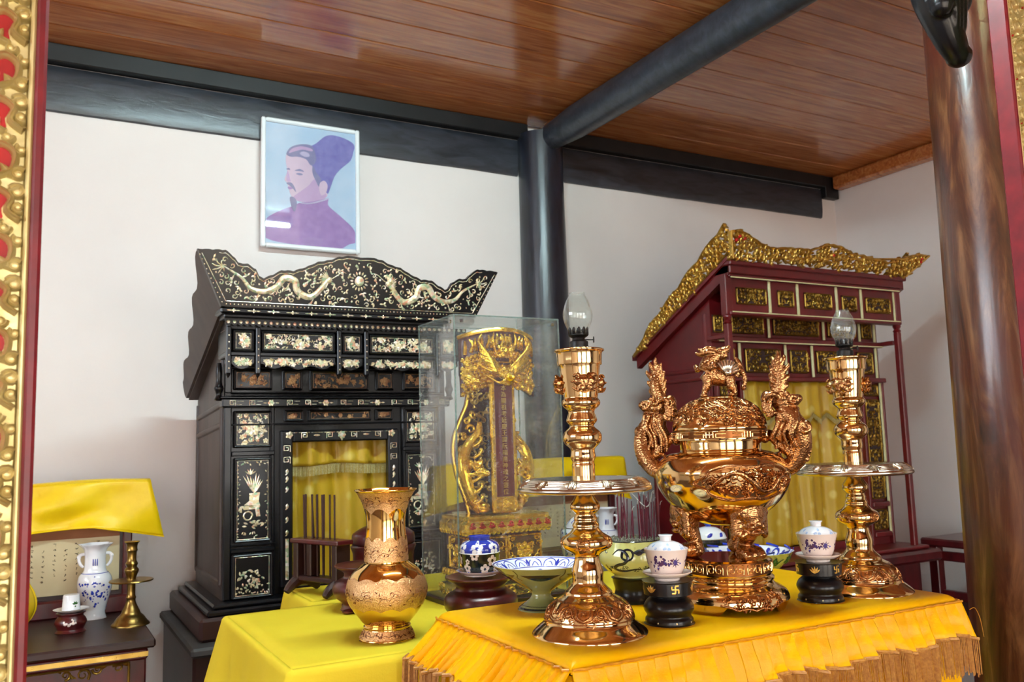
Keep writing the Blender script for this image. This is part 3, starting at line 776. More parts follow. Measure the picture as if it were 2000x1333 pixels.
for i in range(14):
    u = -.42 + i * .0646; flower(q, u, 1.957, .007, .001, 4)
    for s_ in (-1, 1): q.leaf(u + s_ * .006, 1.957, .016, .0022, 0 if s_ > 0 else PI, .001, 3)
q.build('inlay', 'pearl', o, kind='stuff', smooth=False)
# sloping roof
b = MB(side_map(0)); b.mp = lambda u, v, h: (h, u, v)
b.poly([(-.20, 1.966), (.55, 1.705), (.55, 1.725), (-.20, 1.992)], -.445, .445); bput(b, 'roof_board', 'side_wood')
# crest boards
CR = [(-.542, 2.142), (-.495, 2.144), (-.455, 2.145), (-.425, 2.123), (-.414, 2.107), (-.384, 2.106), (-.356, 2.091), (-.345, 2.069), (-.328, 2.064), (-.3, 2.077), (-.272, 2.093), (-.232, 2.094), (-.192, 2.108), (-.15, 2.129), (-.109, 2.138), (-.078, 2.151), (-.048, 2.156)]
CR = CR + [(-a, z) for a, z in reversed(CR)]
LEAN = lambda z: -.205 - (z - 1.968) * .22
cm = lambda u, v, h: (u, LEAN(v) - h, v)
b = MB(cm)
# small lobes along the top edge
top = []
for (a, c) in zip(CR, CR[1:]):
    for j in range(4):
        t = j / 4; top.append((a[0] + (c[0] - a[0]) * t, a[1] + (c[1] - a[1]) * t + .003 * abs(math.sin((a[0] + (c[0] - a[0]) * t) * 95))))
top.append(CR[-1])
b.poly([(-.461, 1.968)] + top + [(.461, 1.968)], -.016, .004); cb = bput(b, 'crest_board', smooth=False)
q = MB(lambda u, v, h: cm(u, v, h + .004)); r_ = random.Random(8); H_ = .0014
ed = [(u, z - .010) for u, z in top[6:-6]]
q.rib([p for p in ed if abs(p[0]) < .49], .0016, H_, 0)
q.rib([(-.445, 1.985), (.445, 1.985)], .0012, H_, 0)
for s_ in (-1, 1): q.rib([(s_ * .447, 1.985), (s_ * .528, 2.132)], .0016, H_, 0); [q.dot(s_ * (.459 + .0075 * j), 1.982 + .0145 * j, .0026, H_, 6) for j in range(11)]
for j in range(70): q.dot(-.445 + .89 * j / 69, 1.976, .0026, H_, 6)
for s_ in (-1, 1):
    body = catmull([(s_ * .11, 2.075), (s_ * .145, 2.03), (s_ * .175, 2.012), (s_ * .215, 2.03), (s_ * .225, 2.062), (s_ * .26, 2.07), (s_ * .285, 2.04), (s_ * .325, 2.022), (s_ * .37, 2.03), (s_ * .40, 2.062), (s_ * .44, 2.085), (s_ * .47, 2.10)], 5)
    q.rib(body, .0125, .003, prof=lambda t: .7 + .5 * math.sin(PI * min(1, t * 1.1)) - .5 * t)
    hx, hz = s_ * .108, 2.072
    for k_ in range(13): q.leaf(hx, hz, .03 + .012 * r_.random(), .0028, (0 if s_ > 0 else PI) + s_ * (-.9 + k_ * .2) + .3, .002, 4)
    q.dot(hx, hz, .012, .004); q.rib(catmull([(hx, hz), (hx - s_ * .02, hz + .012), (hx - s_ * .045, hz + .03), (hx - s_ * .06, hz + .026)], 4), .0018, .002)
    for (x, z) in ((.155, 2.015), (.24, 2.06), (.34, 2.02), (.42, 2.08)):
        for k_ in range(4): q.rib([(s_ * x, z), (s_ * (x + .014 * math.cos(k_ * .5 - 1)), z - .018 - .004 * k_), (s_ * (x + .024 * math.cos(k_ * .5 - 1)), z - .022 - .004 * k_)], .002, .002)
    for k_ in range(7): q.rib(catmull([(s_ * .46, 2.095), (s_ * (.47 + .012 * math.cos(k_ * .9)), 2.095 + .012 * math.sin(k_ * .9)), (s_ * (.474 + .024 * math.cos(k_ * .9 + .3)), 2.095 + .024 * math.sin(k_ * .9 + .3))], 3), .0025, .002)
for k_ in range(16): q.leaf(.021 * math.cos(k_ * PI / 8), 2.075 + .021 * math.sin(k_ * PI / 8), .013, .004, k_ * PI / 8, .0016, 3)
q.dot(0, 2.075, .018, .003, 14)
put_ = []
for k_ in range(900):
    u = r_.uniform(-.5, .5); zt = interp(CR, u) - .018; z = r_.uniform(1.995, max(zt, 1.998))
    if abs(u) > .44 and z < 1.99 + (abs(u) - .44) * 1.8: continue
    if abs(u) < .04 and abs(z - 2.075) < .04: continue
    if any((u - s_ * abs(p[0])) ** 2 + (z - p[1]) ** 2 < .016 ** 2 for p in body[::2] for s_ in (-1, 1) if True): continue
    t = r_.random()
    if any((u - p[0]) ** 2 + (z - p[1]) ** 2 < .0125 ** 2 for p in put_): continue
    put_.append((u, z))
    if t < .22: q.dot(u, z, r_.uniform(.003, .0048), H_, 6)
    elif t < .6:
        for a_ in range(3): q.leaf(u, z, r_.uniform(.009, .016), .0038, r_.uniform(0, 6), H_, 3)
    else: q.rib(spiral(u, z, .0095, .002, r_.uniform(0, 6), r_.choice((-1, 1)), 8), .0026, H_)
q.build('inlay', 'pearl', cb, kind='stuff', smooth=False)
for s_ in (-1, 1):   # side crests, leaning out, dying away towards the back
    b = MB(); n = 30; A = []; Bt = []
    for j in range(n + 1):
        t = j / n; y = -.205 + .755 * t; zb = 1.975 - .262 * t
        hh = .120 * (1 - t) ** 1.6 + .05 + .014 * math.sin(t * 26) * (1 - .3 * t)
        if t > .93: hh *= (1 - t) / .07 * .8 + .2
        A.append((s_ * .455, y, zb)); Bt.append((s_ * (.455 + hh * .50), y - hh * .22 * (1 - t), zb + hh))
    vs = A + Bt + [(p[0] - s_ * .016, p[1], p[2]) for p in A] + [(p[0] - s_ * .016, p[1], p[2]) for p in Bt]; m_ = n + 1
    fs = []
    for j in range(n):
        fs += [(j, j + 1, m_ + j + 1, m_ + j), (2 * m_ + j, 3 * m_ + j, 3 * m_ + j + 1, 2 * m_ + j + 1), (m_ + j, m_ + j + 1, 3 * m_ + j + 1, 3 * m_ + j), (j, 2 * m_ + j, 2 * m_ + j + 1, j + 1)]
    fs += [(0, m_, 3 * m_, 2 * m_), (n, 2 * m_ + n, 3 * m_ + n, m_ + n)]
    b.add(vs, fs); bput(b, 'side_crest', 'side_wood')
# stone-grey step and plinth carrying the shrine
ph = thing('shrine_plinth', 'dark stepped wooden plinth under the black inlaid shrine', 'plinth', (.98, 3.25, 0))
MB().box(-.52, .52, -.27, .45, 0, .86, .01).build('plinth_body', 'table_wood', ph); MB().box(-.535, .525, -.33, .45, .86, .89, .008).build('plinth_slab', 'stone_grey', ph); MB().box(-.50, .50, -.26, .45, .89, .9645, .01).build('plinth_step', 'table_wood', ph)

# curtains -----------------------------------------------------------
def curtain(name, label, cx, y, w_, z0, z1, folds, seed, vz, scal, fr_mat, loc_z):
    t = thing(name, label, 'curtain', (cx, y, loc_z)); r_ = random.Random(seed); ph_ = [r_.uniform(0, 6) for _ in range(6)]
    def fold(u, v): return .014 * math.sin(u * folds + ph_[0] + .8 * math.sin(v * 2 + ph_[1])) + .007 * math.sin(u * folds * 2.3 + ph_[2] + v) + .006 * math.sin(v * 9 + u * 8 + ph_[3]) * (1 - v)
    b = MB(); b.grid(lambda u, v: ((u - .5) * w_, fold(u, v), z0 - loc_z + (z1 - z0) * v), 90, 40)
    b.build('curtain_cloth', 'curtain_yellow', t, thick=.002, angle=80)
    def low(u): return vz - (abs(math.sin(u * PI * scal)) * .035 if scal else .004 * math.sin(u * 9))
    b = MB(); b.grid(lambda u, v: ((u - .5) * w_, -.022 + fold(u, .95) * 1.1 - .004 * (1 - v), (low(u) + (z1 - low(u)) * v) - loc_z), 90, 8)
    vl = b.build('valance', 'curtain_yellow', t, thick=.002, angle=80)
    b = MB(); n = int(w_ / .0035)
    for i in range(n):
        u = (i + .5) / n; x = (u - .5) * w_; yy = -.023 + fold(u, .95) * 1.1; zz = low(u) - loc_z + .006; L = .042 if not scal else .03
        dx = .0015 * math.sin(i * 1.7); b.add([(x - .0013, yy - .001, zz), (x + .0013, yy - .001, zz), (x + .0013 + dx, yy - .002, zz - L), (x - .0013 + dx, yy - .002, zz - L), (x, yy + .002, zz), (x + dx, yy + .001, zz - L)], [(0, 1, 2, 3), (1, 4, 5, 2), (4, 0, 3, 5)])
    b.build('fringe', fr_mat, vl, kind='stuff')
    return t
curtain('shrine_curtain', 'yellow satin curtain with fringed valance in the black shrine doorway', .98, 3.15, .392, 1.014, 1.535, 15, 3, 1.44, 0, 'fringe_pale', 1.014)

# ================================================================== red and gold shrine
ZR = .935
rs = thing('gilded_shrine', 'red lacquer shrine with pierced gilt panels and openwork crest', 'shrine', (3.19, 2.8, ZR))
def rput(b, name, mat='red_lacquer', **k): return put(b, name, mat, rs, ZR, **k)
def gpanel(u0, u1, z0, z1, y, seed, n, r_=.014):
    """recessed dark board with a pierced gilt carving in a thin gilt border"""
    o = rput(MB().box(u0, u1, y + .003, y + .012, z0, z1), 'pierced_panel', 'table_wood')
    q = MB(flat_map(y + .003)); border(q, u0 + .003, u1 - .003, z0 + .003, z1 - .003, .0032, .007, .006)
    curls(q, u0 + .006, u1 - .006, z0 + .006, z1 - .006, int(n * 1.5), r_ * .9, .0036, .008, random.Random(seed))
    q.build('gilt_carving', 'old_gilding', o, angle=60)
    return o
def rail(u0, u1, z0, z1, y0, y1, gilt=None):
    o = rput(MB().box(u0, u1, y0, y1, z0, z1, .004), 'rail')
    if gilt is not None: MB().box(u0 + .01, u1 - .01, y0 - .002, y0 + .002, gilt - .0025, gilt + .0025).build('gilt_line', 'white_strip', o)
    return o
def strip(u, z0, z1, y): rput(MB().box(u - .0065, u + .0065, y - .005, y + .004, z0, z1, .002), 'gilt_strip', 'white_strip')
# canopy face at y = 0
rail(-.575, .56, 2.20, 2.252, -.03, .10); rail(-.585, .57, 2.234, 2.256, -.045, .10); rail(-.57, .555, 2.184, 2.202, -.018, .05, 2.186)
rput(MB().box(-.55, .535, .006, .018, 2.035, 2.186), 'canopy_board')
rail(-.57, .55, 2.02, 2.038, -.015, .04, 2.034)
for i, (u0, u1, n) in enumerate(((-.516, -.339, 9), (-.265, -.168, 5), (-.098, .08, 9), (.151, .249, 5), (.318, .492, 9))): gpanel(u0, u1, 2.072, 2.148, 0.0, 100 + i, n, .013)
for u in (-.318, -.142, .114, .284, .523): strip(u, 2.04, 2.184, .002)
# slender front posts
for u in (-.567, .541):
    b = MB().box(u - .018, u + .018, -.008, .03, 2.02, 2.20, .003); b.lathe([(.012, 1.98), (.020, 1.99), (.013, 2.0), (.02, 2.012), (.016, 2.03)], 16, (u, .011, 0), 2)
    b.box(u - .014, u + .014, -.003, .025, .935, 1.985, .004); rput(b, 'front_post')
# inner face at y = .13
YI = .13
rput(MB().box(-.55, -.42, YI + .01, YI + .03, .95, 2.14).box(.40, .55, YI + .01, YI + .03, .95, 2.14).box(-.42, .40, YI + .01, YI + .03, 1.745, 2.14).box(-.42, .40, YI + .01, YI + .03, .95, .985), 'inner_board')
for i, (u0, u1, n) in enumerate(((-.54, -.485, 4), (-.432, -.236, 11), (-.172, .126, 16), (.19, .386, 11), (.43, .50, 4))): gpanel(u0, u1, 1.962, 2.042, YI, 120 + i, n, .013)
for u in (-.46, -.205, .157, .41, .52): strip(u, 1.945, 2.04, YI)
rail(-.55, .55, 1.918, 1.944, YI - .03, YI + .02, 1.921)
for i, (u0, u1, n) in enumerate(((-.526, -.425, 5), (-.359, -.141, 12), (-.076, .036, 6), (.102, .30, 11), (.386, .497, 6))): gpanel(u0, u1, 1.784, 1.895, YI, 140 + i, n, .014)
for u in (-.395, -.108, .068, .345, .52): strip(u, 1.765, 1.918, YI)
rail(-.55, .55, 1.742, 1.764, YI - .03, YI + .02)
for s_, (a, c) in ((0, (-.412, -.396)), (1, (.385, .401)), (2, (.535, .55)), (3, (-.55, -.535))): rput(MB().box(a, c, YI - .012, YI + .02, .95, 1.745, .003), 'door_post')
for u in (-.392, .53): strip(u, 1.0, 1.742, YI - .002)
for k_, (u0, u1) in enumerate(((.415, .515), (-.52, -.425))):
    gpanel(u0, u1, 1.17, 1.66, YI, 160 + k_, 24, .016); gpanel(u0, u1, 1.02, 1.12, YI, 164 + k_, 6, .014); gpanel(u0, u1, 1.675, 1.735, YI, 168 + k_, 4, .012)
    for z in (1.145, 1.0): rail(u0 - .01, u1 + .01, z - .012, z + .012, YI - .016, YI + .014)
# side walls, sloping roof
for s_ in (-1, 1):
    b = MB(lambda u, v, h: (s_ * (.548 - h), u, v)); b.poly([(YI + .03, .95), (.60, .95), (.60, 1.86), (YI + .03, 2.14)], 0, .014); o = rput(b, 'side_wall')
    b = MB(lambda u, v, h: (s_ * (.548 + h), u, v))
    for p in ([(YI + .04, 1.76), (.59, 1.76)], [(YI + .04, 1.80), (.59, 1.80)], [(YI + .05, .98), (YI + .05, 2.05)], [(.585, .98), (.585, 1.82)], [(YI + .04, 1.0), (.59, 1.0)]): b.rib(p, .010, .008, 0)
    b.build('side_moulding', 'red_lacquer', o)
    rput(MB().box(min(s_ * .53, s_ * .56), max(s_ * .53, s_ * .56), .03, YI + .03, 1.925, 1.945, .003), 'tie_rail')
    b = MB(lambda u, v, h: (s_ * (.575 + h), u, v)); b.poly([(-.02, 2.256), (.66, 1.895), (.66, 1.845), (-.02, 2.196)], -.03, .0); b.poly([(-.03, 2.258), (.68, 1.885), (.68, 1.91), (-.03, 2.275)], -.04, .012); rput(b, 'eave_board')
rput(MB().box(-.55, .55, .586, .60, .95, 1.86), 'back_board')
b = MB(lambda u, v, h: (h, u, v)); b.poly([(-.02, 2.24), (.66, 1.885), (.66, 1.905), (-.02, 2.256)], -.56, .56); rput(b, 'roof_board')
rput(MB().box(-.60, .60, -.03, .64, .935, .952, .005), 'base')
# openwork gilt crest
def openwork(b, prof_top, zb, u0, u1, seed, r0):
    r_ = random.Random(seed)
    tp = [(u, prof_top(u)) for u in [u0 + (u1 - u0) * i / 110 for i in range(111)]]
    b.rib(tp, .006, .009, 0, base=-.010); b.rib([(u0, zb(u0) + .004), (u1, zb(u1) + .004)], .005, .008, 0, base=-.010)
    pts = []
    for k_ in range(900):
        u = r_.uniform(u0, u1); a, c = zb(u) + .010, prof_top(u) - .008
        if c < a: continue
        z = r_.uniform(a, c)
        if all((u - p[0]) ** 2 + (z - p[1]) ** 2 > (r0 * 1.25) ** 2 for p in pts):
            pts.append((u, z))
            b.rib(spiral(u, z, r0 * r_.uniform(.9, 1.2), r0 * .3, r_.uniform(0, 6), r_.choice((-1, 1)) * r_.uniform(.9, 1.3), 12), .0042, .010, 2, base=-.008)
            a_ = r_.uniform(0, 6); b.rib(catmull([(u + r0 * .8 * math.cos(a_), z + r0 * .8 * math.sin(a_)), (u + r0 * 1.3 * math.cos(a_ + .5), z + r0 * 1.3 * math.sin(a_ + .5)), (u + r0 * 1.5 * math.cos(a_ + 1.1), min(z + r0 * 1.5 * math.sin(a_ + 1.1), c + .004))], 3), .0045, .009, base=-.008)
RC = [(-.597, 2.392), (-.526, 2.39), (-.477, 2.369), (-.421, 2.344), (-.385, 2.333), (-.333, 2.327), (-.264, 2.337), (-.202, 2.337), (-.162, 2.342), (-.108, 2.338), (-.058, 2.357), (-.008, 2.375), (.033, 2.379), (.09, 2.372), (.139, 2.352), (.179, 2.338), (.24, 2.342), (.308, 2.332), (.369, 2.326), (.43, 2.317), (.487, 2.337), (.563, 2.361), (.621, 2.379), (.716, 2.384)]
RC = [(u, 2.256 + (z - 2.256) * .86) for u, z in RC]
RL = lambda z: -.045 - (z - 2.256) * .25
b = MB(lambda u, v, h: (u, RL(v) - h, v))
openwork(b, lambda u: min(interp(RC, u) + .004 * abs(math.sin(u * 60)), 2.256 + (u + .69) * 1.6 if u < -.5 else 9, ), lambda u: 2.256 if u < .56 else 2.256 + (u - .56) * .69, -.585, .69, 9, .0165)
b.rib([(-.60, 2.374), (-.572, 2.258)], .007, .010, 0, base=-.01); b.rib([(.716, 2.366), (.56, 2.256)], .007, .010, 0, base=-.01)
b.dot(.03, 2.315, .016, .016, 12)
fc = rput(b, 'front_crest', 'gilding', angle=60)
for u, z in ((.03, 2.315), (-.565, 2.337), (-.55, 2.354), (-.52, 2.346), (.66, 2.346), (.655, 2.331)):
    b = MB(lambda u, v, h: (u, RL(v) - h, v)); b.dot(u, z, .009, .020 if abs(u) < .1 else .014, 10); b.build('red_boss', 'bright_red', fc)
for s_ in (-1, 1):
    b = MB(lambda u, v, h: (s_ * (.585 + (v - (2.262 - .545 * u)) * .15 + h), u, v))
    openwork(b, lambda u: 2.262 - .545 * u + max(.03, (.094 if s_ < 0 else .062) * (1 - (u + .045) / .72) ** .8 + .02 + .012 * abs(math.sin(u * 22))) * (1 if u < .55 else max(.3, (.68 - u) / .13)), lambda u: 2.262 - .545 * u, -.045, .665, 20 + s_, .0155)
    rput(b, 'side_crest', 'gilding', angle=60)
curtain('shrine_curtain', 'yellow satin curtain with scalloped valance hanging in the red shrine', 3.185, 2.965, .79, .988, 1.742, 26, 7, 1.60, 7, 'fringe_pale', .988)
# platform below the red shrine
ph = thing('shrine_platform', 'dark red wooden platform under the red and gold shrine', 'platform', (3.19, 3.15, 0))
MB().box(-.58, .58, -.34, .45, 0, .88, .01).build('platform_body', 'dark_red_wood', ph); MB().box(-.64, .64, -.42, .47, .88, .9345, .012).build('platform_top', 'dark_red_wood', ph)
# ================================================================== tables and cloths
def table(name, label, x0, x1, y0, y1, z, mat='table_wood'):
    cx, cy = (x0 + x1) / 2, (y0 + y1) / 2; a, c = (x1 - x0) / 2, (y1 - y0) / 2
    t = thing(name, label, 'table', (cx, cy, 0))
    MB().box(-a, a, -c, c, z - .03, z, .004).build('table_top', mat, t)
    for sx in (-1, 1):
        for sy in (-1, 1): MB().box(sx * (a - .035) - .028, sx * (a - .035) + .028, sy * (c - .035) - .028, sy * (c - .035) + .028, 0, z - .03, .004).build('leg', mat, t)
    for sy in (-1, 1): MB().box(-a + .06, a - .06, sy * (c - .04) - .012, sy * (c - .04) + .012, z - .12, z - .03).build('apron', mat, t)
    return t
AX0, AX1, AY0, AY1, AZ = .722, 1.630, 1.150, 1.630, 1.17
table('altar_table', 'wooden altar table under the pleated yellow satin cloth', AX0 + .01, AX1 - .01, AY0 + .012, AY1 - .01, AZ - .008)
ac = thing('altar_cloth', 'bright yellow satin altar cloth with pleated fringed skirt', 'cloth', (AX0, AY0, AZ))
W_, D_ = AX1 - AX0, AY1 - AY0
# top with rounded edges that turn down to the seam
def topfn(u, v):
    e = .055; x = u * W_; y = v * D_
    # rounded rectangle roll-off
    def roll(t, L):
        s_ = -e + t * (L + 2 * e)
        if s_ < .02: return (.02 - .026 * math.sin(min(1, (.02 - s_) / .075) * PI / 2), .015 * (1 - math.cos(min(1, (.02 - s_) / .075) * PI / 2)))
        if s_ > L - .02: return (L - .02 + .026 * math.sin(min(1, (s_ - L + .02) / .075) * PI / 2), .015 * (1 - math.cos(min(1, (s_ - L + .02) / .075) * PI / 2)))
        return (s_, 0)
    px, dx = roll(u, W_); py, dy = roll(v, D_)
    z = -max(dx, dy) - .25 * min(dx, dy) + .0006 * noise.noise(Vector((px * 12, py * 12, 0)))
    wr = max(dx, dy) / .015
    z += wr * .0025 * noise.noise(Vector((px * 55, py * 55, 3)))
    return (px, py, z)
MB().grid(topfn, 150, 90).build('cloth_top', 'satin_yellow', ac, thick=.002, angle=80)
def pleat(s_, k=.030):
    t = (s_ / k) % 1.0; amp = .010 + .016 * random.Random(int(s_ / k) * 7 + int(k * 1000)).random()
    return amp * (t if t < .86 else (1 - t) / .14 * .86) / .86
def skirt(P0, P1, nrm, zt, zb, flare, seed, fr=True, knife=.030):
    """pleated strip from P0 to P1 (2D, local), hanging from zt to zb, leaning out by flare"""
    L = math.hypot(P1[0] - P0[0], P1[1] - P0[1]); nu = int(L / .0035); r_ = random.Random(seed)
    tx, ty = (P1[0] - P0[0]) / L, (P1[1] - P0[1]) / L
    def fn(u, v):
        s_ = u * L; d = pleat(s_ + .006 * noise.noise(Vector((s_ * 9, seed, 0))) , knife) * (.35 + .65 * v) + flare * v ** 1.1 + .006 * v * noise.noise(Vector((s_ * 14, v * 3, seed)))
        sh = .006 * v * math.sin(s_ * 20 + seed)
        zb_ = zb + .006 * math.sin(s_ * 30 + seed) + .004 * (int(s_ / knife) % 2)
        return (P0[0] + tx * (s_ + sh) + nrm[0] * d, P0[1] + ty * (s_ + sh) + nrm[1] * d, zt + (zb_ - zt) * v)
    b = MB().grid(fn, nu, 16)
    o = b.build('pleated_skirt', 'satin_yellow', ac, thick=.0015, angle=28)
    b = MB(); pts = [tuple(Vector(fn(i / 80, 0)) + Vector((nrm[0] * .003, nrm[1] * .003, .001))) for i in range(81)]; b.tube(pts, .0022, 6); b.build('seam', 'seam_gold', o)
    if fr:
        b = MB(); n = int(L / .0022)
        for i in range(n):
            x, y, z = fn((i + .5) / n, 1); dz = -.068 + .004 * math.sin(i * 2.1); dx = .003 * math.sin(i * .37 + seed) + .001 * math.sin(i * 1.9); x += nrm[0] * .002; y += nrm[1] * .002
            wx, wy = tx * .0011, ty * .0011; m0 = (x + tx * dx + nrm[0] * .003, y + ty * dx + nrm[1] * .003, z + dz)
            b.add([(x - wx, y - wy, z + .003), (x + wx, y + wy, z + .003), (m0[0] + wx, m0[1] + wy, m0[2]), (m0[0] - wx, m0[1] - wy, m0[2]), (x + nrm[0] * .0018, y + nrm[1] * .0018, z + .003), (m0[0] + nrm[0] * .0018, m0[1] + nrm[1] * .0018, m0[2])], [(0, 1, 2, 3), (1, 4, 5, 2), (4, 0, 3, 5)])
        b.build('fringe', 'fringe_gold', o, kind='stuff')
        b = MB(); pts = [tuple(Vector(fn(i / 160, 1)) + Vector((nrm[0] * .003, nrm[1] * .003, .001))) for i in range(161)]; b.tube(pts, .0035, 6); b.build('fringe_braid', 'fringe_gold', o)
skirt((-.006, -.007), (W_ + .006, -.007), (0, -1), -.013, -.080, .016, 1)
skirt((-.007, D_ + .006), (-.007, -.006), (-1, 0), -.013, -.080, .062, 2, True, .026)
skirt((W_ + .007, -.006), (W_ + .007, D_ + .006), (1, 0), -.013, -.080, .03, 3)
# plain under-cloth below the skirt
def under(u, v):
    P = [(-.004, D_), (-.004, -.004), (W_ + .004, -.004), (W_ + .004, D_)]; L = [D_, W_, D_]; s_ = u * sum(L)
    for i in range(3):
        if s_ <= L[i] or i == 2: break
        s_ -= L[i]
    t = s_ / L[i]; x = P[i][0] + (P[i + 1][0] - P[i][0]) * t; y = P[i][1] + (P[i + 1][1] - P[i][1]) * t
    n_ = ((-1, 0), (0, -1), (1, 0))[i]; d = .012 * v * (1 + math.sin(u * 90)) * min(1, 6 * min(t, 1 - t))
    return (x + n_[0] * d, y + n_[1] * d, -.022 - .46 * v)
MB().grid(under, 200, 12).build('under_cloth', 'satin_yellow', ac, thick=.002, angle=80)
# stray thread at the corner
b = MB(); b.tube([(W_ + .02, -.02, -.03), (W_ + .035, -.022, -.028), (W_ + .046, -.024, -.05), (W_ + .05, -.026, -.085)], .0006, 5, 5); b.build('loose_thread', 'seam_gold', ac)

def plain_cloth(name, label, x0, x1, y0, y1, z, drop, mat, seed, flare=.03):
    t = thing(name, label, 'cloth', ((x0 + x1) / 2, (y0 + y1) / 2, z)); a, c = (x1 - x0) / 2, (y1 - y0) / 2; R = .014
    b = MB(); b.grid(lambda u, v: ((2 * u - 1) * (a - R), (2 * v - 1) * (c - R), .0012 * noise.noise(Vector((u * 7, v * 7, seed)))), 40, 30)
    # closed loop of drop: rounded rectangle offset outward
    per = []
    for (cx, cy, a0) in ((a - R, c - R, 0), (-a + R, c - R, PI / 2), (-a + R, -c + R, PI), (a - R, -c + R, 1.5 * PI)):
        for i in range(9): per.append((cx, cy, a0 + PI / 2 * i / 8))
    path = []
    for i in range(len(per)):
        p, q = per[i], per[(i + 1) % len(per)]; path.append((p, 1.0))
        dist = math.hypot(q[0] - p[0], q[1] - p[1])
        if dist > .02:
            n = int(dist / .014)
            for j in range(1, n): path.append(((p[0] + (q[0] - p[0]) * j / n, p[1] + (q[1] - p[1]) * j / n, p[2]), 0.0))
    rows = [(0, 0), (.35, 0.0), (.75, 0), (1, 0)] ; K = 14
    vs = []; n = len(path)
    for k in range(4 + K):
        for i, ((px, py, an), corner) in enumerate(path):
            if k < 4:
                th = PI / 2 * k / 3; rr = R * math.sin(th); zz = -R * (1 - math.cos(th))
            else:
                v = (k - 3) / K; cr = max(0, 1 - min(abs(abs(px) - (a - R)) + abs(abs(py) - (c - R)), .16) / .16)
                fl_ = flare * (.15 + .85 * abs(math.cos(an)) ** .5); rr = R + fl_ * v * (1 + 1.6 * cr) + .011 * v * math.sin(i * .62 + seed) + .02 * v * noise.noise(Vector((px * 7, py * 7, v + seed))); zz = -R - drop * v
            vs.append((px + rr * math.cos(an), py + rr * math.sin(an), zz))
    fs = [(k * n + i, k * n + (i + 1) % n, (k + 1) * n + (i + 1) % n, (k + 1) * n + i) for k in range(3 + K) for i in range(n)]
    b.add(vs, fs)
    b.build('cloth_sheet', mat, t, thick=.002, angle=80)
    b = MB(); b.tube([vs[(3 + K) * n + i] for i in range(n)] + [vs[(3 + K) * n]], .003, 6); b.build('hem', mat, t)
    return t
MX0, MX1, MY0, MY1, MZ = .418, 1.98, 1.650, 2.296, 1.093
table('offering_table', 'long wooden offering table under the plain yellow cloth', MX0 + .012, MX1 - .012, MY0 + .012, MY1 - .012, MZ - .004)
plain_cloth('table_cloth', 'plain yellow cotton cloth under the gold vase and glass case', MX0, MX1, MY0, MY1, MZ, .40, 'cotton_yellow', 3, .05)
NX0, NX1, NY0, NY1 = .648, 1.32, 2.330, 2.605
table('incense_table', 'narrow wooden table behind the offering table near the black shrine', NX0 + .012, NX1 - .012, NY0 + .012, NY1 - .012, MZ - .004)
plain_cloth('table_cloth', 'small yellow cloth under the incense rack in front of the black shrine', NX0, NX1, NY0, NY1, MZ, .30, 'cotton_yellow', 8, .02)

# ================================================================== candlesticks with oil lamps
CAND = [(.1005, 0), (.0995, .004), (.0913, .0115), (.080, .0205), (.0775, .0250), (.0757, .0330), (.0700, .0450), (.058, .0570), (.0440, .0650), (.0415, .0680), (.0400, .0720), (.0283, .0835), (.0265, .0912), (.0274, .1050), (.0230, .1200), (.0218, .1303), (.0270, .1360), (.0400, .1440), (.0440, .1530), (.0405, .1625), (.0290, .1700), (.0225, .1785), (.0235, .1830), (.0196, .1900), (.0205, .1940), (.0178, .2010), (.0205, .2045), (.0250, .2095), (.0264, .2150), (.0240, .2215), (.0175, .2310), (.0143, .2384), (.0150, .2410), (.0197, .2428), (.0197, .2460)]
CTOP = [(.0197, .2600), (.0200, .2650), (.0200, .2830), (.0206, .2855), (.0190, .2917), (.0222, .3007), (.0210, .3110), (.0228, .3165), (.0315, .3250), (.0345, .3347), (.0318, .3440), (.0230, .3520), (.0215, .3560), (.0255, .3610), (.0273, .3654), (.0255, .3710), (.0232, .3810), (.0300, .3880), (.0337, .3935), (.0335, .3989), (.0300, .4040), (.0308, .4107), (.0335, .4350), (.0362, .4618), (.0390, .4630), (.0398, .4660), (.0405, .4840), (.0440, .4870), (.0445, .4900), (.0425, .4910), (.0380, .4880), (.0340, .4700), (.0305, .4500), (.0290, .4475), (0, .4470)]
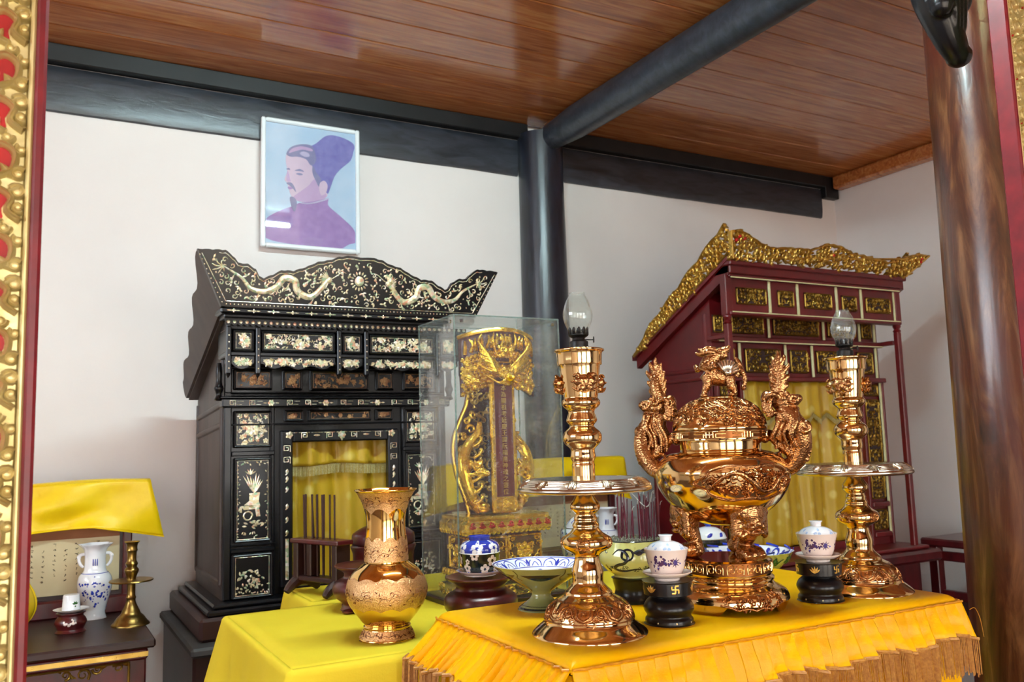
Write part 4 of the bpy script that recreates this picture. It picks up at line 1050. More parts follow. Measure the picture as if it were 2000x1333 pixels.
def candlestick(label, loc, rz):
    t = thing('candlestick', label, 'candlestick', loc, rz, 'tall polished altar candlesticks')
    MB().lathe(CAND, 64, k=3).build('foot', 'polished_copper', t, angle=60)
    MB().lathe(CTOP, 64, k=3).build('stem', 'polished_copper', t, angle=60)
    # drip tray with raised key-fret rim
    TR = [(.018, .2440), (.100, .2410), (.1130, .2412), (.1172, .2440), (.1168, .2490), (.1060, .2590), (.092, .2638), (.060, .2645), (.018, .2645)]
    tr = MB().lathe(TR, 96, k=2).build('drip_tray', 'tray_metal', t, angle=50)
    KR = .108; b = MB(lambda u, v, h: ((v + h * .25) * math.cos(u / KR), (v + h * .25) * math.sin(u / KR), interp([(.092, .2640), (.099, .2622), (.106, .2591), (.112, .2544), (.1168, .2492)], v) + h)); n = 12
    for i in range(n):
        a0 = 2 * PI * i / n * KR; d = 2 * PI / n * KR
        for f in ([(.02, .1145), (.02, .1010), (.8, .1010), (.8, .1145), (.02, .1145)], [(.10, .1118), (.70, .1118)], [(.16, .1085), (.64, .1085)], [(.10, .1045), (.70, .1045)]):
            for (p, q) in zip(f, f[1:]): b.rib([(a0 + d * (p[0] + (q[0] - p[0]) * j / 4), p[1] + (q[1] - p[1]) * j / 4) for j in range(5)], .0014, .0024, 0, base=-.002)
        for j in (.86, .92): b.rib([(a0 + d * j, .1145), (a0 + d * (j + .03), .108), (a0 + d * j, .101)], .0022, .0030, 0, base=-.002)
    b.build('key_fret', 'tray_metal', tr, angle=60)
    # relief medallions on the foot dome and the middle knob
    P3 = catmull(CAND, 3)
    q = MB(lathe_map(P3, .07, 0)); r_ = random.Random(6)
    per = 2 * PI * .07
    for i in range(8):
        u = per * i / 8
        for s_ in (-1, 1):
            q.rib(catmull([(u, .034), (u + s_ * .010, .040), (u + s_ * .012, .050), (u + s_ * .022, .056)], 4), .0016, .0018, 0)
            q.rib(catmull([(u, .030), (u + s_ * .014, .036), (u + s_ * .018, .047), (u + s_ * .026, .052)], 4), .0016, .0018, 0)
            q.rib(spiral(u + s_ * .020, .036, .006, .0015, 1, s_ * 1.5, 14), .0014, .0018, 2)
        fret(q, u, .044, .004, .0009, .0018)
        for k_ in range(7): q.leaf(u + per / 16 + r_.uniform(-.016, .016), r_.uniform(.030, .056), .010, .0025, r_.uniform(0, 6), .0016, 3)
        q.rib(spiral(u + per / 16, .044, .009, .002, 0, 1.8, 20), .0018, .0024, 2)
    q.rib([(per * i / 60, .0275) for i in range(61)], .0015, .0016, 0); q.rib([(per * i / 60, .0585) for i in range(61)], .0012, .0014, 0)
    q.build('foot_relief', 'cast_copper', t, angle=60)
    per = 2 * PI * .04
    for i in range(4):
        q = MB(lathe_map(P3, .04, 0)); u = per * i / 4
        q.rib(spiral(u, .153, .011, .010, 0, 1, 20), .0012, .0012, 0)
        for k_ in range(9): q.rib(spiral(u + r_.uniform(-.008, .008), .153 + r_.uniform(-.008, .008), .004, .001, r_.uniform(0, 6), 1.1, 8), .0010, .0016, 2)
        q.build('knob_relief', 'cast_copper', t, angle=60)
    # animal-mask bosses on the socket
    for i in range(3):
        a = 2 * PI * i / 3 + .35; ca, sa = math.cos(a), math.sin(a); b = MB(); z = .428
        def at(r, s_, zz): return (ca * r - sa * s_, sa * r + ca * s_, zz)
        b.ell(at(.034, 0, z), .014, .014, .017); b.ell(at(.040, 0, z + .004), .009, .009, .010)
        for s_ in (-1, 1):
            b.ell(at(.038, s_ * .010, z + .004), .010); b.ell(at(.040, s_ * .007, z - .007), .008)
            b.tube([at(.036, s_ * .006, z + .010), at(.040, s_ * .014, z + .016), at(.038, s_ * .022, z + .012)], [.004, .004, .002], 6, 3)
            b.tube([at(.036, s_ * .004, z - .008), at(.040, s_ * .014, z - .012), at(.039, s_ * .024, z - .006)], [.004, .0035, .0015], 6, 3)
            b.tube([at(.038, s_ * .010, z), at(.041, s_ * .018, z + .002), at(.039, s_ * .026, z + .003)], [.004, .0035, .0015], 6, 3)
        b.ell(at(.044, 0, z - .002), .005)
        b.build('mask_boss', 'cast_copper', t, fuse=.0012)
    return t
def oil_lamp(label, loc, rz):
    t = thing('oil_lamp', label, 'oil lamp', loc, rz, 'small oil lamps on the candlesticks')
    MB().lathe([(.0, .0), (.018, .0), (.023, .003), (.030, .0285), (.031, .032), (.026, .036), (.0165, .0415), (.0150, .045), (.0150, .047), (0, .047)], 32, k=2).build('reservoir', 'reservoir_glass', t)
    b = MB().lathe([(.0, .046), (.0165, .046), (.0172, .050), (.0165, .052), (.0172, .055), (.0165, .058), (.0120, .060), (.0110, .064), (.0160, .067), (.0180, .069), (.0182, .072), (0, .072)], 32)
    b.tube([(0, 0, .061), (.020, 0, .061), (.026, 0, .061)], .0012, 6)
    b.build('burner', 'soot_metal', t)
    b = MB()
    for i in range(12):
        a = 2 * PI * i / 12; b.add([(x, y, z) for z, r_, hw in ((.070, .0180, .16), (.080, .0178, .16), (.083, .0184, .06)) for (x, y) in ((r_ * math.cos(a - hw), r_ * math.sin(a - hw)), (r_ * math.cos(a + hw), r_ * math.sin(a + hw)))], [(0, 1, 3, 2), (2, 3, 5, 4)])
    b.build('gallery_prong', 'soot_metal', t, thick=.0008)
    MB().lathe([(0, -.0008), (.0055, -.0008), (.006, 0), (.0055, .0008), (0, .0008)], 16).build('wick_knob', 'soot_metal', t).matrix_local = Matrix.Translation((.027, 0, .061)) @ Matrix.Rotation(PI / 2, 4, 'Y')
    MB().box(-.003, .003, -.0008, .0008, .070, .082).build('wick', 'dark_glaze', t)
    ch = [(.0160, .072), (.0158, .076), (.0185, .081), (.0240, .094), (.0258, .104), (.0250, .114), (.0205, .129), (.0150, .140), (.0132, .144), (.0134, .1465)]
    MB().lathe(ch, 40, k=3).build('chimney', 'chimney_glass', t, thick=.0012, angle=80)
    return t
candlestick('polished copper-gold candlestick nearest the front left corner of the altar', (.848, 1.290, AZ), 4.0)
candlestick('polished copper-gold candlestick at the right end of the altar', (1.530, 1.285, AZ), 3.2)
oil_lamp('small glass oil lamp atop the nearer candlestick left of the burner', (.848, 1.290, AZ + .4472), -.5)
oil_lamp('small glass oil lamp atop the farther candlestick right of the burner', (1.530, 1.285, AZ + .4472), -1.2)
# ================================================================== bronze incense burner
BX, BY = 1.197, 1.324
ib = thing('incense_burner', 'large copper-gold tripod incense burner with dragon handles and beast finial', 'incense burner', (BX, BY, AZ))
CAMA = math.atan2(-BY, -BX)      # direction of the viewer seen from the burner
# pedestal: shallow lobed foot with scalloped cut-outs
PEDR = [(.086, .060), (.088, .056), (.085, .052), (.088, .048), (.094, .044), (.100, .041), (.108, .036), (.1135, .028), (.1145, .020)]
b = MB().lathe(PEDR, 72, k=2); b.lathe([(.086, .060), (.0, .060)], 72)
n = 144; vs = []; fs = []
def lowz(a):   # scalloped lower edge: three feet, arches between
    t = ((a - CAMA + .62) % (2 * PI / 3)) / (2 * PI / 3); t = abs(t - .5) * 2       # 0 mid-arch, 1 foot
    return .018 if t < .45 else (.018 - .018 * min(1, (t - .45) / .16) ** .6)
for i in range(n):
    a = 2 * PI * i / n; lz = lowz(a); rr = .1145 - (.018 - lz) * .55
    vs += [(.1145 * math.cos(a), .1145 * math.sin(a), .020), (rr * math.cos(a), rr * math.sin(a), lz), ((rr - .004) * math.cos(a), (rr - .004) * math.sin(a), lz), (.108 * math.cos(a), .108 * math.sin(a), .022)]
for i in range(n):
    j = (i + 1) % n
    for k_ in range(3): fs.append((i * 4 + k_, j * 4 + k_, j * 4 + k_ + 1, i * 4 + k_ + 1))
b.add(vs, fs); b.build('pedestal', 'polished_copper', ib, angle=50)
PP = [(.1145, .018), (.1145, .020), (.1135, .028), (.108, .036), (.100, .041)]
r_ = random.Random(3)
for k_ in range(3):
    q = MB(lathe_map(PP, .113, 0))
    uc = (CAMA - .62 + PI / 3 + k_ * 2 * PI / 3) * .113
    for i in range(46):
        u = uc + r_.uniform(-.058, .058); z = r_.uniform(.015, .037) - .004 * math.cos((u - uc) * 40)
        q.rib(spiral(u, z, .0055, .001, r_.uniform(0, 6), r_.choice((-1, 1)) * 1.2, 10), .0014, .0034, 2)
    q.rib([(uc + (-.064 + .128 * i / 30), .0115 + .004 * abs(math.sin(i / 30 * 4 * PI)) + .010 * abs(i / 15 - 1) ** 4) for i in range(31)], .0025, .003, 0)
    q.build('pedestal_relief', 'cast_copper', ib, angle=60)
# drum with key-fret
DR = [(.0, .095), (.080, .095), (.0845, .092), (.085, .068), (.083, .064), (.088, .060), (.0, .060)]
dr = MB().lathe(DR, 72).build('drum', 'polished_copper', ib, angle=30)
MB().lathe([(.0848, .0685), (.0854, .0690), (.0854, .0915), (.0846, .0920)], 72).build('fret_ground', 'fret_ground', dr)
q = MB(lathe_map([(.0853, .06), (.0853, .10)], .085, 0)); per = 2 * PI * .085
for i in range(14):
    u = per * (i + .25) / 14
    for s_ in (-1, 1):
        c_ = u + s_ * .0085
        pth = [(-1, -.9), (-1, .9), (.9, .9), (.9, -.5), (-.35, -.5), (-.35, .3), (.3, .3)]
        pq = catmull([(c_ - s_ * x * .0062, .080 + y * .0088) for x, y in pth], 2); q.rib(pq, .0013, .0018, 0)
q.build('key_fret', 'polished_copper', dr, angle=60)
# three legs with beast masks and paws
leg = None
for k_ in range(3):
    a = CAMA + .64 + k_ * 2 * PI / 3
    if leg is None:
        b = MB(); L = lambda r, s_, z: (r, s_, z); r_ = random.Random(9)
        b.tube([L(.066, 0, .205), L(.074, 0, .178), L(.070, 0, .150), L(.060, 0, .128), L(.060, 0, .112)], [.034, .033, .021, .0135, .019], 14, 4)
        b.ell(L(.068, 0, .107), .028, .024, .014); b.ell(L(.082, 0, .166), .017, .028, .022)
        for s_ in (-1, 0, 1): b.tube([L(.060, s_ * .013, .112), L(.080, s_ * .015, .110), L(.090, s_ * .016, .101)], [.011, .011, .008], 8, 3)
        for s_ in (-1, 1):
            b.ell(L(.094, s_ * .011, .176), .0075); b.ell(L(.095, s_ * .012, .160), .010, .009, .007)
            b.tube([L(.088, s_ * .008, .186), L(.092, s_ * .020, .192), L(.086, s_ * .032, .184), L(.084, s_ * .030, .176)], [.006, .006, .005, .003], 7, 3)
            for j in range(6): z = .196 - j * .010; b.tube([L(.080, s_ * .018, z), L(.080, s_ * .032, z + .004), L(.074, s_ * .038, z - .006), L(.074, s_ * .033, z - .010)], [.006, .006, .005, .003], 7, 3)
            b.tube([L(.088, s_ * .016, .150), L(.084, s_ * .026, .142), L(.078, s_ * .030, .150)], [.006, .005, .003], 7, 3)
        b.ell(L(.099, 0, .166), .009, .010, .009); b.ell(L(.094, 0, .148), .010, .014, .006)
        leg = b.build('leg', 'cast_copper', ib, fuse=.0018)
        o = leg
    else:
        o = leg.copy(); COL.objects.link(o); o.parent = ib
    o.rotation_euler = (0, 0, a)
# bowl
BODY = [(.0, .156), (.040, .160), (.0740, .1760), (.1040, .1990), (.1245, .2280), (.1312, .2540), (.1300, .2680), (.1200, .2850), (.1000, .2970), (.0820, .3015), (.0785, .3035), (.0785, .3060), (.0795, .3190), (.0805, .3222), (.078, .3230), (.0, .3230)]
P4 = catmull(BODY, 4)
bw = MB().lathe(BODY, 96, k=4).build('bowl', 'polished_copper', ib, angle=50)
# relief cartouche: dragons among clouds, on the viewer's side and behind
for k_ in range(2):
    q = MB(lathe_map(P4, .125, CAMA + .42 + k_ * PI)); r_ = random.Random(21 + k_)
    lob = []
    for i in range(81):
        t = 2 * PI * i / 80; lob.append(((.098 + .007 * math.cos(8 * t)) * math.cos(t), .243 + (.033 + .0035 * math.cos(6 * t)) * math.sin(t)))
    q.rib(lob, .0022, .0035, 0); q.rib([(x * .95, .243 + (z - .243) * .93) for x, z in lob], .0012, .002, 0)
    body = catmull([(-.075, .235), (-.05, .255), (-.025, .262), (0, .245), (.022, .225), (.045, .230), (.062, .252), (.084, .248)], 6)
    q.rib(body, .0062, .0065, prof=lambda t: .45 + .55 * math.sin(PI * t))
    for i in range(0, len(body) - 1, 2): q.rib([body[i], (body[i][0] + .004, body[i][1] + .009)], .0018, .006)
    q.dot(-.076, .237, .008, .008); q.dot(.07, .236, .006, .007)
    for j in range(10): q.rib(catmull([(-.07, .238), (-.06 + .008 * math.cos(j * .7), .240 + .012 * math.sin(j * .7)), (-.055 + .018 * math.cos(j * .7 + .4), .240 + .018 * math.sin(j * .7 + .4))], 3), .0017, .005)
    for i in range(105):
        t = r_.uniform(0, 2 * PI); rr = math.sqrt(r_.random()) * .9; u, z = .09 * rr * math.cos(t), .243 + .027 * rr * math.sin(t)
        if r_.random() < .6: q.rib(spiral(u, z, .0055, .0012, r_.uniform(0, 6), r_.choice((-1, 1)) * 1.3, 10), .0014, .004, 2)
        else: q.rib(catmull([(u - .010, z), (u - .003, z + .003), (u + .004, z - .002), (u + .011, z + .002)], 3), .0014, .0042)
    q.build('dragon_relief', 'cast_copper', bw, angle=60)
# lid
LID = [(.092, .3235), (.0905, .3400), (.0925, .3430), (.0920, .3480), (.0890, .3520), (.0875, .3567), (.0845, .3670), (.0740, .3840), (.0598, .3960), (.0430, .4040), (.0395, .4045), (.0385, .4065), (.030, .4085), (.0, .4095)]
lm = MB().lathe(LID, 96, k=3); lm.lathe([(.092, .3235), (.078, .3235)], 96); lid = lm.build('lid', 'polished_copper', ib, angle=50)
P5 = catmull(LID, 3)
MB().lathe([(.0905, .3252), (.0932, .3256), (.0930, .3394), (.0900, .3398)], 96).build('fret_ground', 'fret_ground', lid)
q = MB(lathe_map([(.0930, .32), (.0930, .35)], .0908, 0)); per = 2 * PI * .0908
for i in range(8):
    u = per * (i + .3) / 8
    for s_ in (-1, 1):
        c_ = u + s_ * .017
        for f in ([(-1, -.9), (-1, .9), (.9, .9)], [(.9, -.9), (-.6, -.9), (-.6, .3), (.9, .3)]):
            pq = [(c_ - s_ * x * .012, .3325 + y * .0058) for x, y in f]
            for (p, r__) in zip(pq, pq[1:]): q.rib([p, r__], .0014, .0018, 0)
    for j in range(3): q.rib([(u + per / 16 - .006 + j * .006, .327), (u + per / 16 - .006 + j * .006, .338)], .0011, .0016, 0)
    q.rib([(u + per / 16 - .009, .3325), (u + per / 16 + .009, .3325)], .0011, .0016, 0)
q.build('key_fret', 'polished_copper', lid, angle=60)
q = MB(lathe_map(P5, .075, 0)); per = 2 * PI * .075; r_ = random.Random(2)
for i in range(250):
    u = r_.uniform(0, per); z = r_.uniform(.354, .402); s_ = .6 + (.40 - z) * 9
    if r_.random() < .55: q.rib(spiral(u, z, .0075, .0015, r_.uniform(0, 6), r_.choice((-1, 1)) * 1.4, 12), .0017, .0036, 2)
    else: q.rib(catmull([(u - .018, z), (u - .006, z + .004), (u + .006, z - .003), (u + .018, z + .003)], 3), .002, .004)
q.build('cloud_relief', 'cast_copper', lid, angle=60)
# dragon handles: scaly S-curved body, mane, scrolls and flaming tail
def dragon_handle():
    b = MB(); r_ = random.Random(14)
    # scaly body: scroll at the shoulder, out and up, then inwards to the head
    b.tube([(.100, .004, .292), (.112, .010, .266), (.128, .012, .266), (.146, .008, .288), (.155, 0, .318), (.150, -.006, .345), (.134, -.008, .362), (.122, -.004, .380)], [.013, .016, .017, .019, .019, .018, .020, .020], 14, 5)
    b.tube([(.084, .0, .330), (.096, .004, .330), (.108, .004, .318), (.124, .004, .302), (.140, .004, .290)], [.010, .010, .011, .012, .011], 10, 4)
    b.ell((.086, 0, .328), .011, .018, .015)
    b.tube([(.106, .002, .284), (.100, -.014, .272), (.108, -.020, .262), (.117, -.018, .270), (.110, -.016, .277)], [.008, .008, .007, .006, .003], 8, 4); b.ell((.108, -.012, .270), .013, .014, .013)
    # head looking outwards with brow, snout and jaw
    b.ell((.124, -.004, .392), .022, .022, .019); b.ell((.142, -.006, .394), .016, .016, .012); b.ell((.152, -.006, .398), .010, .012, .009); b.ell((.142, -.006, .378), .013, .012, .007)
    b.ell((.096, -.004, .400), .014, .015, .017)
    for s_ in (-1, 1):
        b.ell((.132, -.006 + s_ * .016, .406), .007); b.ell((.150, -.006 + s_ * .008, .402), .005)
        b.tube([(.120, s_ * .014 - .006, .402), (.106, s_ * .022 - .006, .408), (.096, s_ * .022 - .006, .402), (.098, s_ * .02 - .006, .394)], [.006, .006, .005, .003], 7, 3)
    b.ell((.160, -.006, .344), .013, .015, .013); b.tube([(.150, -.004, .352), (.166, -.016, .350), (.170, -.018, .338), (.160, -.020, .334), (.156, -.02, .342)], [.006, .006, .005, .005, .003], 8, 4)
    # combed mane filling the curve of the body
    for j in range(26):
        y0 = -.018 + .036 * (j % 7) / 6; x0 = .108 + .011 * (j // 7); ph_ = r_.uniform(-.005, .005)
        b.tube([(x0 + .006, y0 * .8, .378), (x0 + .010 + ph_, y0 * 1.2 - .003, .354), (x0 + ph_, y0 * 1.2 - .004, .330), (x0 + .004 + ph_ * 2, y0 * .9, .306 + r_.uniform(-.010, .010))], [.0052, .0052, .0045, .002], 6, 4)
    for j in range(14):
        a = r_.uniform(0, 2 * PI); x, z = .122 + .028 * math.cos(a), .384 + .020 * math.sin(a)
        for sg in (-1, 1): b.tube([(x + .007 * math.cos(a + t * 1.2), sg * (.018 + .004 * t / 4) - .003, z + .007 * math.sin(a + t * 1.2)) for t in range(5)], [.0045, .004, .004, .003, .002], 6, 2)
    # upright tail with flame spikes
    b.tube([(.120, 0, .395), (.118, .002, .412), (.123, .002, .432), (.122, 0, .455)], [.016, .013, .012, .008], 12, 4)
    for (z0, an, L) in ((.412, 2.55, .026), (.424, 2.42, .030), (.436, 2.25, .032), (.447, 2.0, .034), (.454, 1.66, .036), (.450, 1.28, .033), (.440, .95, .030), (.428, .75, .022), (.416, .6, .016), (.404, 2.7, .020)):
        dx, dz = math.cos(an), math.sin(an); x0 = .122
        b.tube([(x0, 0, z0), (x0 + dx * L * .5 - dz * .003, -.002, z0 + dz * L * .45), (x0 + dx * L * .85 + .002 * dz, .0, z0 + dz * L * .85 + .002), (x0 + dx * L, .002, z0 + dz * L + .005)], [.0078, .0066, .0046, .0013], 7, 3)
    for j in range(9): b.ell((.158 + .009 * math.sin(j * .35 + .2), .0, .280 + j * .008), .007, .004, .005)
    return b
SIDEA = math.atan2(-BX, BY)   # handles lie across the line of sight
hd = dragon_handle().build('dragon_handle', 'cast_copper', ib, fuse=.0015)
hd.rotation_euler = (0, 0, CAMA - PI / 2 - .10)
h2 = hd.copy(); COL.objects.link(h2); h2.parent = ib; h2.rotation_euler = (0, 0, CAMA + PI / 2 - .10)
# beast finial
b = MB(); r_ = random.Random(4)
# local x runs to the right of the picture, y away from the viewer, z up
b.tube([(.030, .0, .040), (.012, 0, .044), (-.008, 0, .050), (-.020, -.002, .060)], [.018, .021, .024, .022], 14, 4)
b.tube([(-.018, 0, .058), (-.010, -.004, .078), (.000, -.004, .088)], [.022, .020, .017], 12, 4)
b.ell((.002, -.004, .090), .019, .017, .014); b.tube([(.004, -.004, .094), (.020, -.005, .100), (.030, -.005, .104)], [.012, .010, .006], 10, 3); b.tube([(.004, -.005, .084), (.018, -.006, .088), (.026, -.006, .092)], [.009, .007, .004], 9, 3)
b.ell((.029, -.005, .107), .005)
for s_ in (-1, 1):
    b.ell((.010, -.004 + s_ * .011, .100), .005); b.tube([(.002, s_ * .010 - .004, .102), (-.014, s_ * .012 - .004, .106), (-.028, s_ * .012 - .004, .102), (-.036, s_ * .012 - .004, .106)], [.006, .0055, .004, .0015], 7, 3)
    b.tube([(.0, s_ * .012 - .004, .096), (-.016, s_ * .015 - .004, .098), (-.032, s_ * .015 - .004, .094), (-.042, s_ * .014 - .004, .098)], [.006, .006, .004, .0015], 7, 3)
    for (x0, x1, z0) in ((-.020, -.026, .048), (.028, .032, .042)):
        b.tube([(x0, s_ * .014, z0), (x0 + .001, s_ * .018, z0 - .018), (x1 + (.004 if x0 > 0 else 0), s_ * .017, .014), (x1, s_ * .017, .005)], [.012, .0105, .0068, .0068], 9, 3); b.ell((x1 - .002, s_ * .017 - .002, .005), .009, .009, .006)
for j in range(22):
    a = -.5 + j * .30; b.ell((-.014 + .020 * math.cos(a * 1.4) - .008, -.006 + .022 * math.sin(a), .066 + .004 * math.sin(j * 2.2)), .0062, .006, .006)
for j in range(12): b.tube([(-.004, -.018 + .003 * j, .082), (-.016, -.022 + .0036 * j, .074), (-.026, -.022 + .0036 * j, .062)], [.004, .004, .002], 6, 3)
b.tube([(.040, 0, .044), (.050, 0, .058), (.047, 0, .074), (.040, 0, .084)], [.008, .0085, .007, .004], 8, 4)
b.tube([(.044, -.004, .062), (.055, -.006, .052), (.059, -.006, .034), (.055, -.006, .020)], [.006, .006, .0055, .003], 8, 4); b.ell((.055, -.006, .019), .0065, .006, .007)
fin = b.build('beast_finial', 'cast_copper', ib, fuse=.0013)
b = MB()
for j in range(9):
    a = .1 + j * .27; b.tube([(.022, -.024, .050), (.022 + .013 * math.cos(a), -.028, .050 + .013 * math.sin(a)), (.022 + .026 * math.cos(a), -.025, .052 + .026 * math.sin(a))], [.002, .0035, .0028], 7, 3)
b.ell((.023, -.026, .051), .006); sh = b.build('shell_ornament', 'tray_metal', fin)
fin.scale = (.93,) * 3; fin.location = (0, 0, .4068); fin.rotation_euler = (0, 0, CAMA + PI / 2)

# ================================================================== gold vase
VZ = [(.0595, 0), (.0600, .003), (.0584, .0065), (.0520, .018), (.0490, .0240), (.0500, .0265), (.0500, .0285), (.0470, .0310), (.0520, .0370), (.0672, .0551), (.0803, .0764), (.0860, .0960), (.0860, .1060), (.0817, .1246), (.0690, .1430), (.0520, .1560), (.0478, .1590), (.0462, .1605), (.0468, .1640), (.0449, .2000), (.0417, .2330), (.0432, .2600), (.0497, .2860), (.0605, .3060), (.0662, .3110), (.0672, .3130), (.0640, .3120), (.0480, .2860), (.0400, .2600), (.0390, .2300)]
gv = thing('gold_vase', 'bulbous gold-coloured vase with frosted floral bands and flared mouth', 'vase', (.672, 1.806, MZ))
MB().lathe(VZ, 80, k=3).build('vase_body', 'vase_gold', gv, angle=60)
VP = catmull(VZ[:25], 3); VA = math.atan2(-1.806, -.672)
def band(z0, z1, w0, w1, f, name, k):
    b = MB(); n = 120; m = 22; pr = lambda z: prof_r(VP, z) + .0007; vs = []
    for j in range(m + 1):
        for i in range(n):
            a = 2 * PI * i / n; lo = z0 + w0 * abs(math.sin(a * f)); hi = z1 + w1 * abs(math.sin(a * f + .7)); z = lo + (hi - lo) * j / m; r_ = pr(z); vs.append((r_ * math.cos(a), r_ * math.sin(a), z))
    b.add(vs, [(j * n + i, j * n + (i + 1) % n, (j + 1) * n + (i + 1) % n, (j + 1) * n + i) for j in range(m) for i in range(n)])
    return b.build(name, 'vase_frost', gv, angle=80)
b1 = band(.066, .128, .006, .006, 6, 'frosted_band', 0); b2 = band(.163, .205, 0, .010, 5, 'frosted_band', 0); b3 = band(.262, .309, .012, 0, 3.5, 'frosted_band', 0); b4 = band(.006, .0225, 0, 0, 4, 'frosted_band', 0)
def scribble(parent, zc, hh, ref, n, seed):
    q = MB(lathe_map(VP, ref, VA)); r_ = random.Random(seed); q2 = q
    for i in range(n):
        u = 2 * PI * ref * i / n
        q.rib(catmull([(u - .018, zc - hh * .5), (u - .006, zc), (u + .006, zc - hh * .2), (u + .016, zc + hh * .4), (u + .026, zc + hh * .1)], 4), .0006, .0014, 0)
        for j in range(5): q.leaf(u + r_.uniform(-.02, .02), zc + r_.uniform(-hh, hh) * .8, .007, .0018, r_.uniform(0, 6), .0015, 3)
        q.rib(spiral(u + .010, zc + hh * .4, .006, .002, r_.uniform(0, 6), 1, 10), .0006, .0014, 0)
        if n < 12:
            for j in range(4): q.rib([(u + .02 + .007 * math.cos(t * .5) , zc + hh * .5 - .006 * j + .004 * math.sin(t * .5)) for t in range(7)], .0004, .0013, 0)
    q.build('engraved_lines', 'vase_line', parent, angle=60)
scribble(b1, .096, .020, .086, 9, 1); scribble(b2, .183, .015, .046, 7, 2); scribble(b3, .288, .012, .05, 6, 3); scribble(b4, .0145, .006, .055, 8, 4)

# ================================================================== cups on black stands
CUP = [(.0, .0965 - .0895), (.018, .007), (.022, .003), (.026, .003), (.0275, .007), (.0318, .0170), (.0355, .0330), (.0392, .0480), (.0396, .0490), (.0380, .0485), (.0335, .0300), (.028, .012), (0, .010)]
def offering_cup(label, loc, rz):
    t = thing('tea_cup', label, 'cup', loc, rz, 'lidded porcelain offering cups')
    MB().lathe([(.0, .001), (.022, .000), (.023, .004), (.036, .0085), (.0432, .0135), (.0436, .0150), (.0420, .0150), (.034, .0105), (.0, .0085)], 48, k=2).build('saucer', 'porcelain_warm_light', t)
    P = [(r_, z + .0062) for r_, z in CUP]
    cb_ = MB().lathe(P, 56, k=3).build('bowl', 'porcelain_warm_light', t)
    PL = [(.0355, .0525), (.0350, .0545), (.0300, .0610), (.0220, .0660), (.0120, .0690), (.0105, .0695), (.0105, .0760), (.0125, .0785), (.0120, .0800), (.0, .0800)]
    lb = MB().lathe(PL, 48, k=2).build('lid', 'porcelain', t, angle=50)
    q = MB(lathe_map(catmull(P[4:9], 3), .034, 0)); r_ = random.Random(5)
    for s_ in (0, 1, 2):
        u0 = s_ * 2 * PI * .034 / 3
        for i in range(46): q.dot(u0 + r_.gauss(0, .0085), .034 + r_.gauss(0, .0048), r_.uniform(.0016, .0036), .0004, 7)
        for i in range(9): q.leaf(u0 + .030, .034, .0095, .0012, i * .7, .0005, 3)
    q.build('plum_painting', 'plum_glaze', cb_, smooth=False)
    q = MB(lathe_map(catmull(P[4:9], 3), .034, 0))
    for s_ in (0, 1, 2):
        u0 = s_ * 2 * PI * .034 / 3 + .030; flower(q, u0, .034, .005, .0004, 7)
        for i in range(10): q.dot(u0 + r_.uniform(-.044, .012), .030 + r_.uniform(-.006, .006), r_.uniform(.001, .0022), .0004, 6)
    q.build('blue_painting', 'cobalt', cb_, smooth=False)
    q = MB(lathe_map(catmull(PL[:6], 2), .03, 0))
    for i in range(34): q.dot(r_.uniform(0, 2 * PI * .03), r_.uniform(.0565, .067), r_.uniform(.0016, .004), .0004, 7)
    q.build('blue_painting', 'wash_blue', lb, smooth=False)
    return t
def cup_stand(label, loc, rz):
    t = thing('cup_stand', label, 'stand', loc, rz, 'black lacquer cup stands')
    P = [(.0, .0), (.0425, .0), (.0432, .003), (.0425, .010), (.0400, .013), (.0395, .017), (.0440, .024), (.0446, .031), (.0400, .040), (.0330, .0460), (.0330, .0490), (.0420, .0520), (.0432, .0545), (.0440, .0740), (.0425, .0755), (.0, .0755)]
    MB().lathe(P, 56, k=2).build('stand_body', 'black_lacquer', t, angle=40)
    q = MB(lathe_map([(.0434, .05), (.0441, .076)], .0436, 0))
    for i in range(6):
        u = 2 * PI * .0436 * i / 6
        if i % 2 == 0:
            for p in ([(-1, 0), (1, 0)], [(0, -1), (0, 1)], [(0, 1), (-1, 1)], [(1, 0), (1, 1)], [(0, -1), (1, -1)], [(-1, 0), (-1, -1)]): q.rib([(u - x * .0062, .0645 + y * .0062) for x, y in p], .0019, .0006, 0)
        else:
            for a in (-.9, -.45, 0, .45, .9): q.leaf(u, .058, .013, .0022, PI / 2 + a, .0006, 4)
    q.build('gilt_emblem', 'gilding', t, smooth=False)
    q = MB(lathe_map([(.0430, .0), (.0428, .012)], .043, 0)); [q.dot(2 * PI * .043 * i / 8, .0062, .0024, .0006, 8) for i in range(8)]
    q.build('pearl_dot', 'pearl', t, smooth=False)
    return t
for lab, x, y, rz, rc in (('at the front left of the burner', 1.007, 1.272, -1.94, -2.66), ('at the front right of the burner', 1.380, 1.262, -1.53, -2.82)):
    cup_stand('black lacquer cup stand with gilt emblems ' + lab, (x, y, AZ), rz)
    offering_cup('lidded white porcelain cup with plum painting ' + lab, (x, y, AZ + .0757), rc)
# ================================================================== porcelain on the altar
def facing(x, y): return math.atan2(-y, -x)
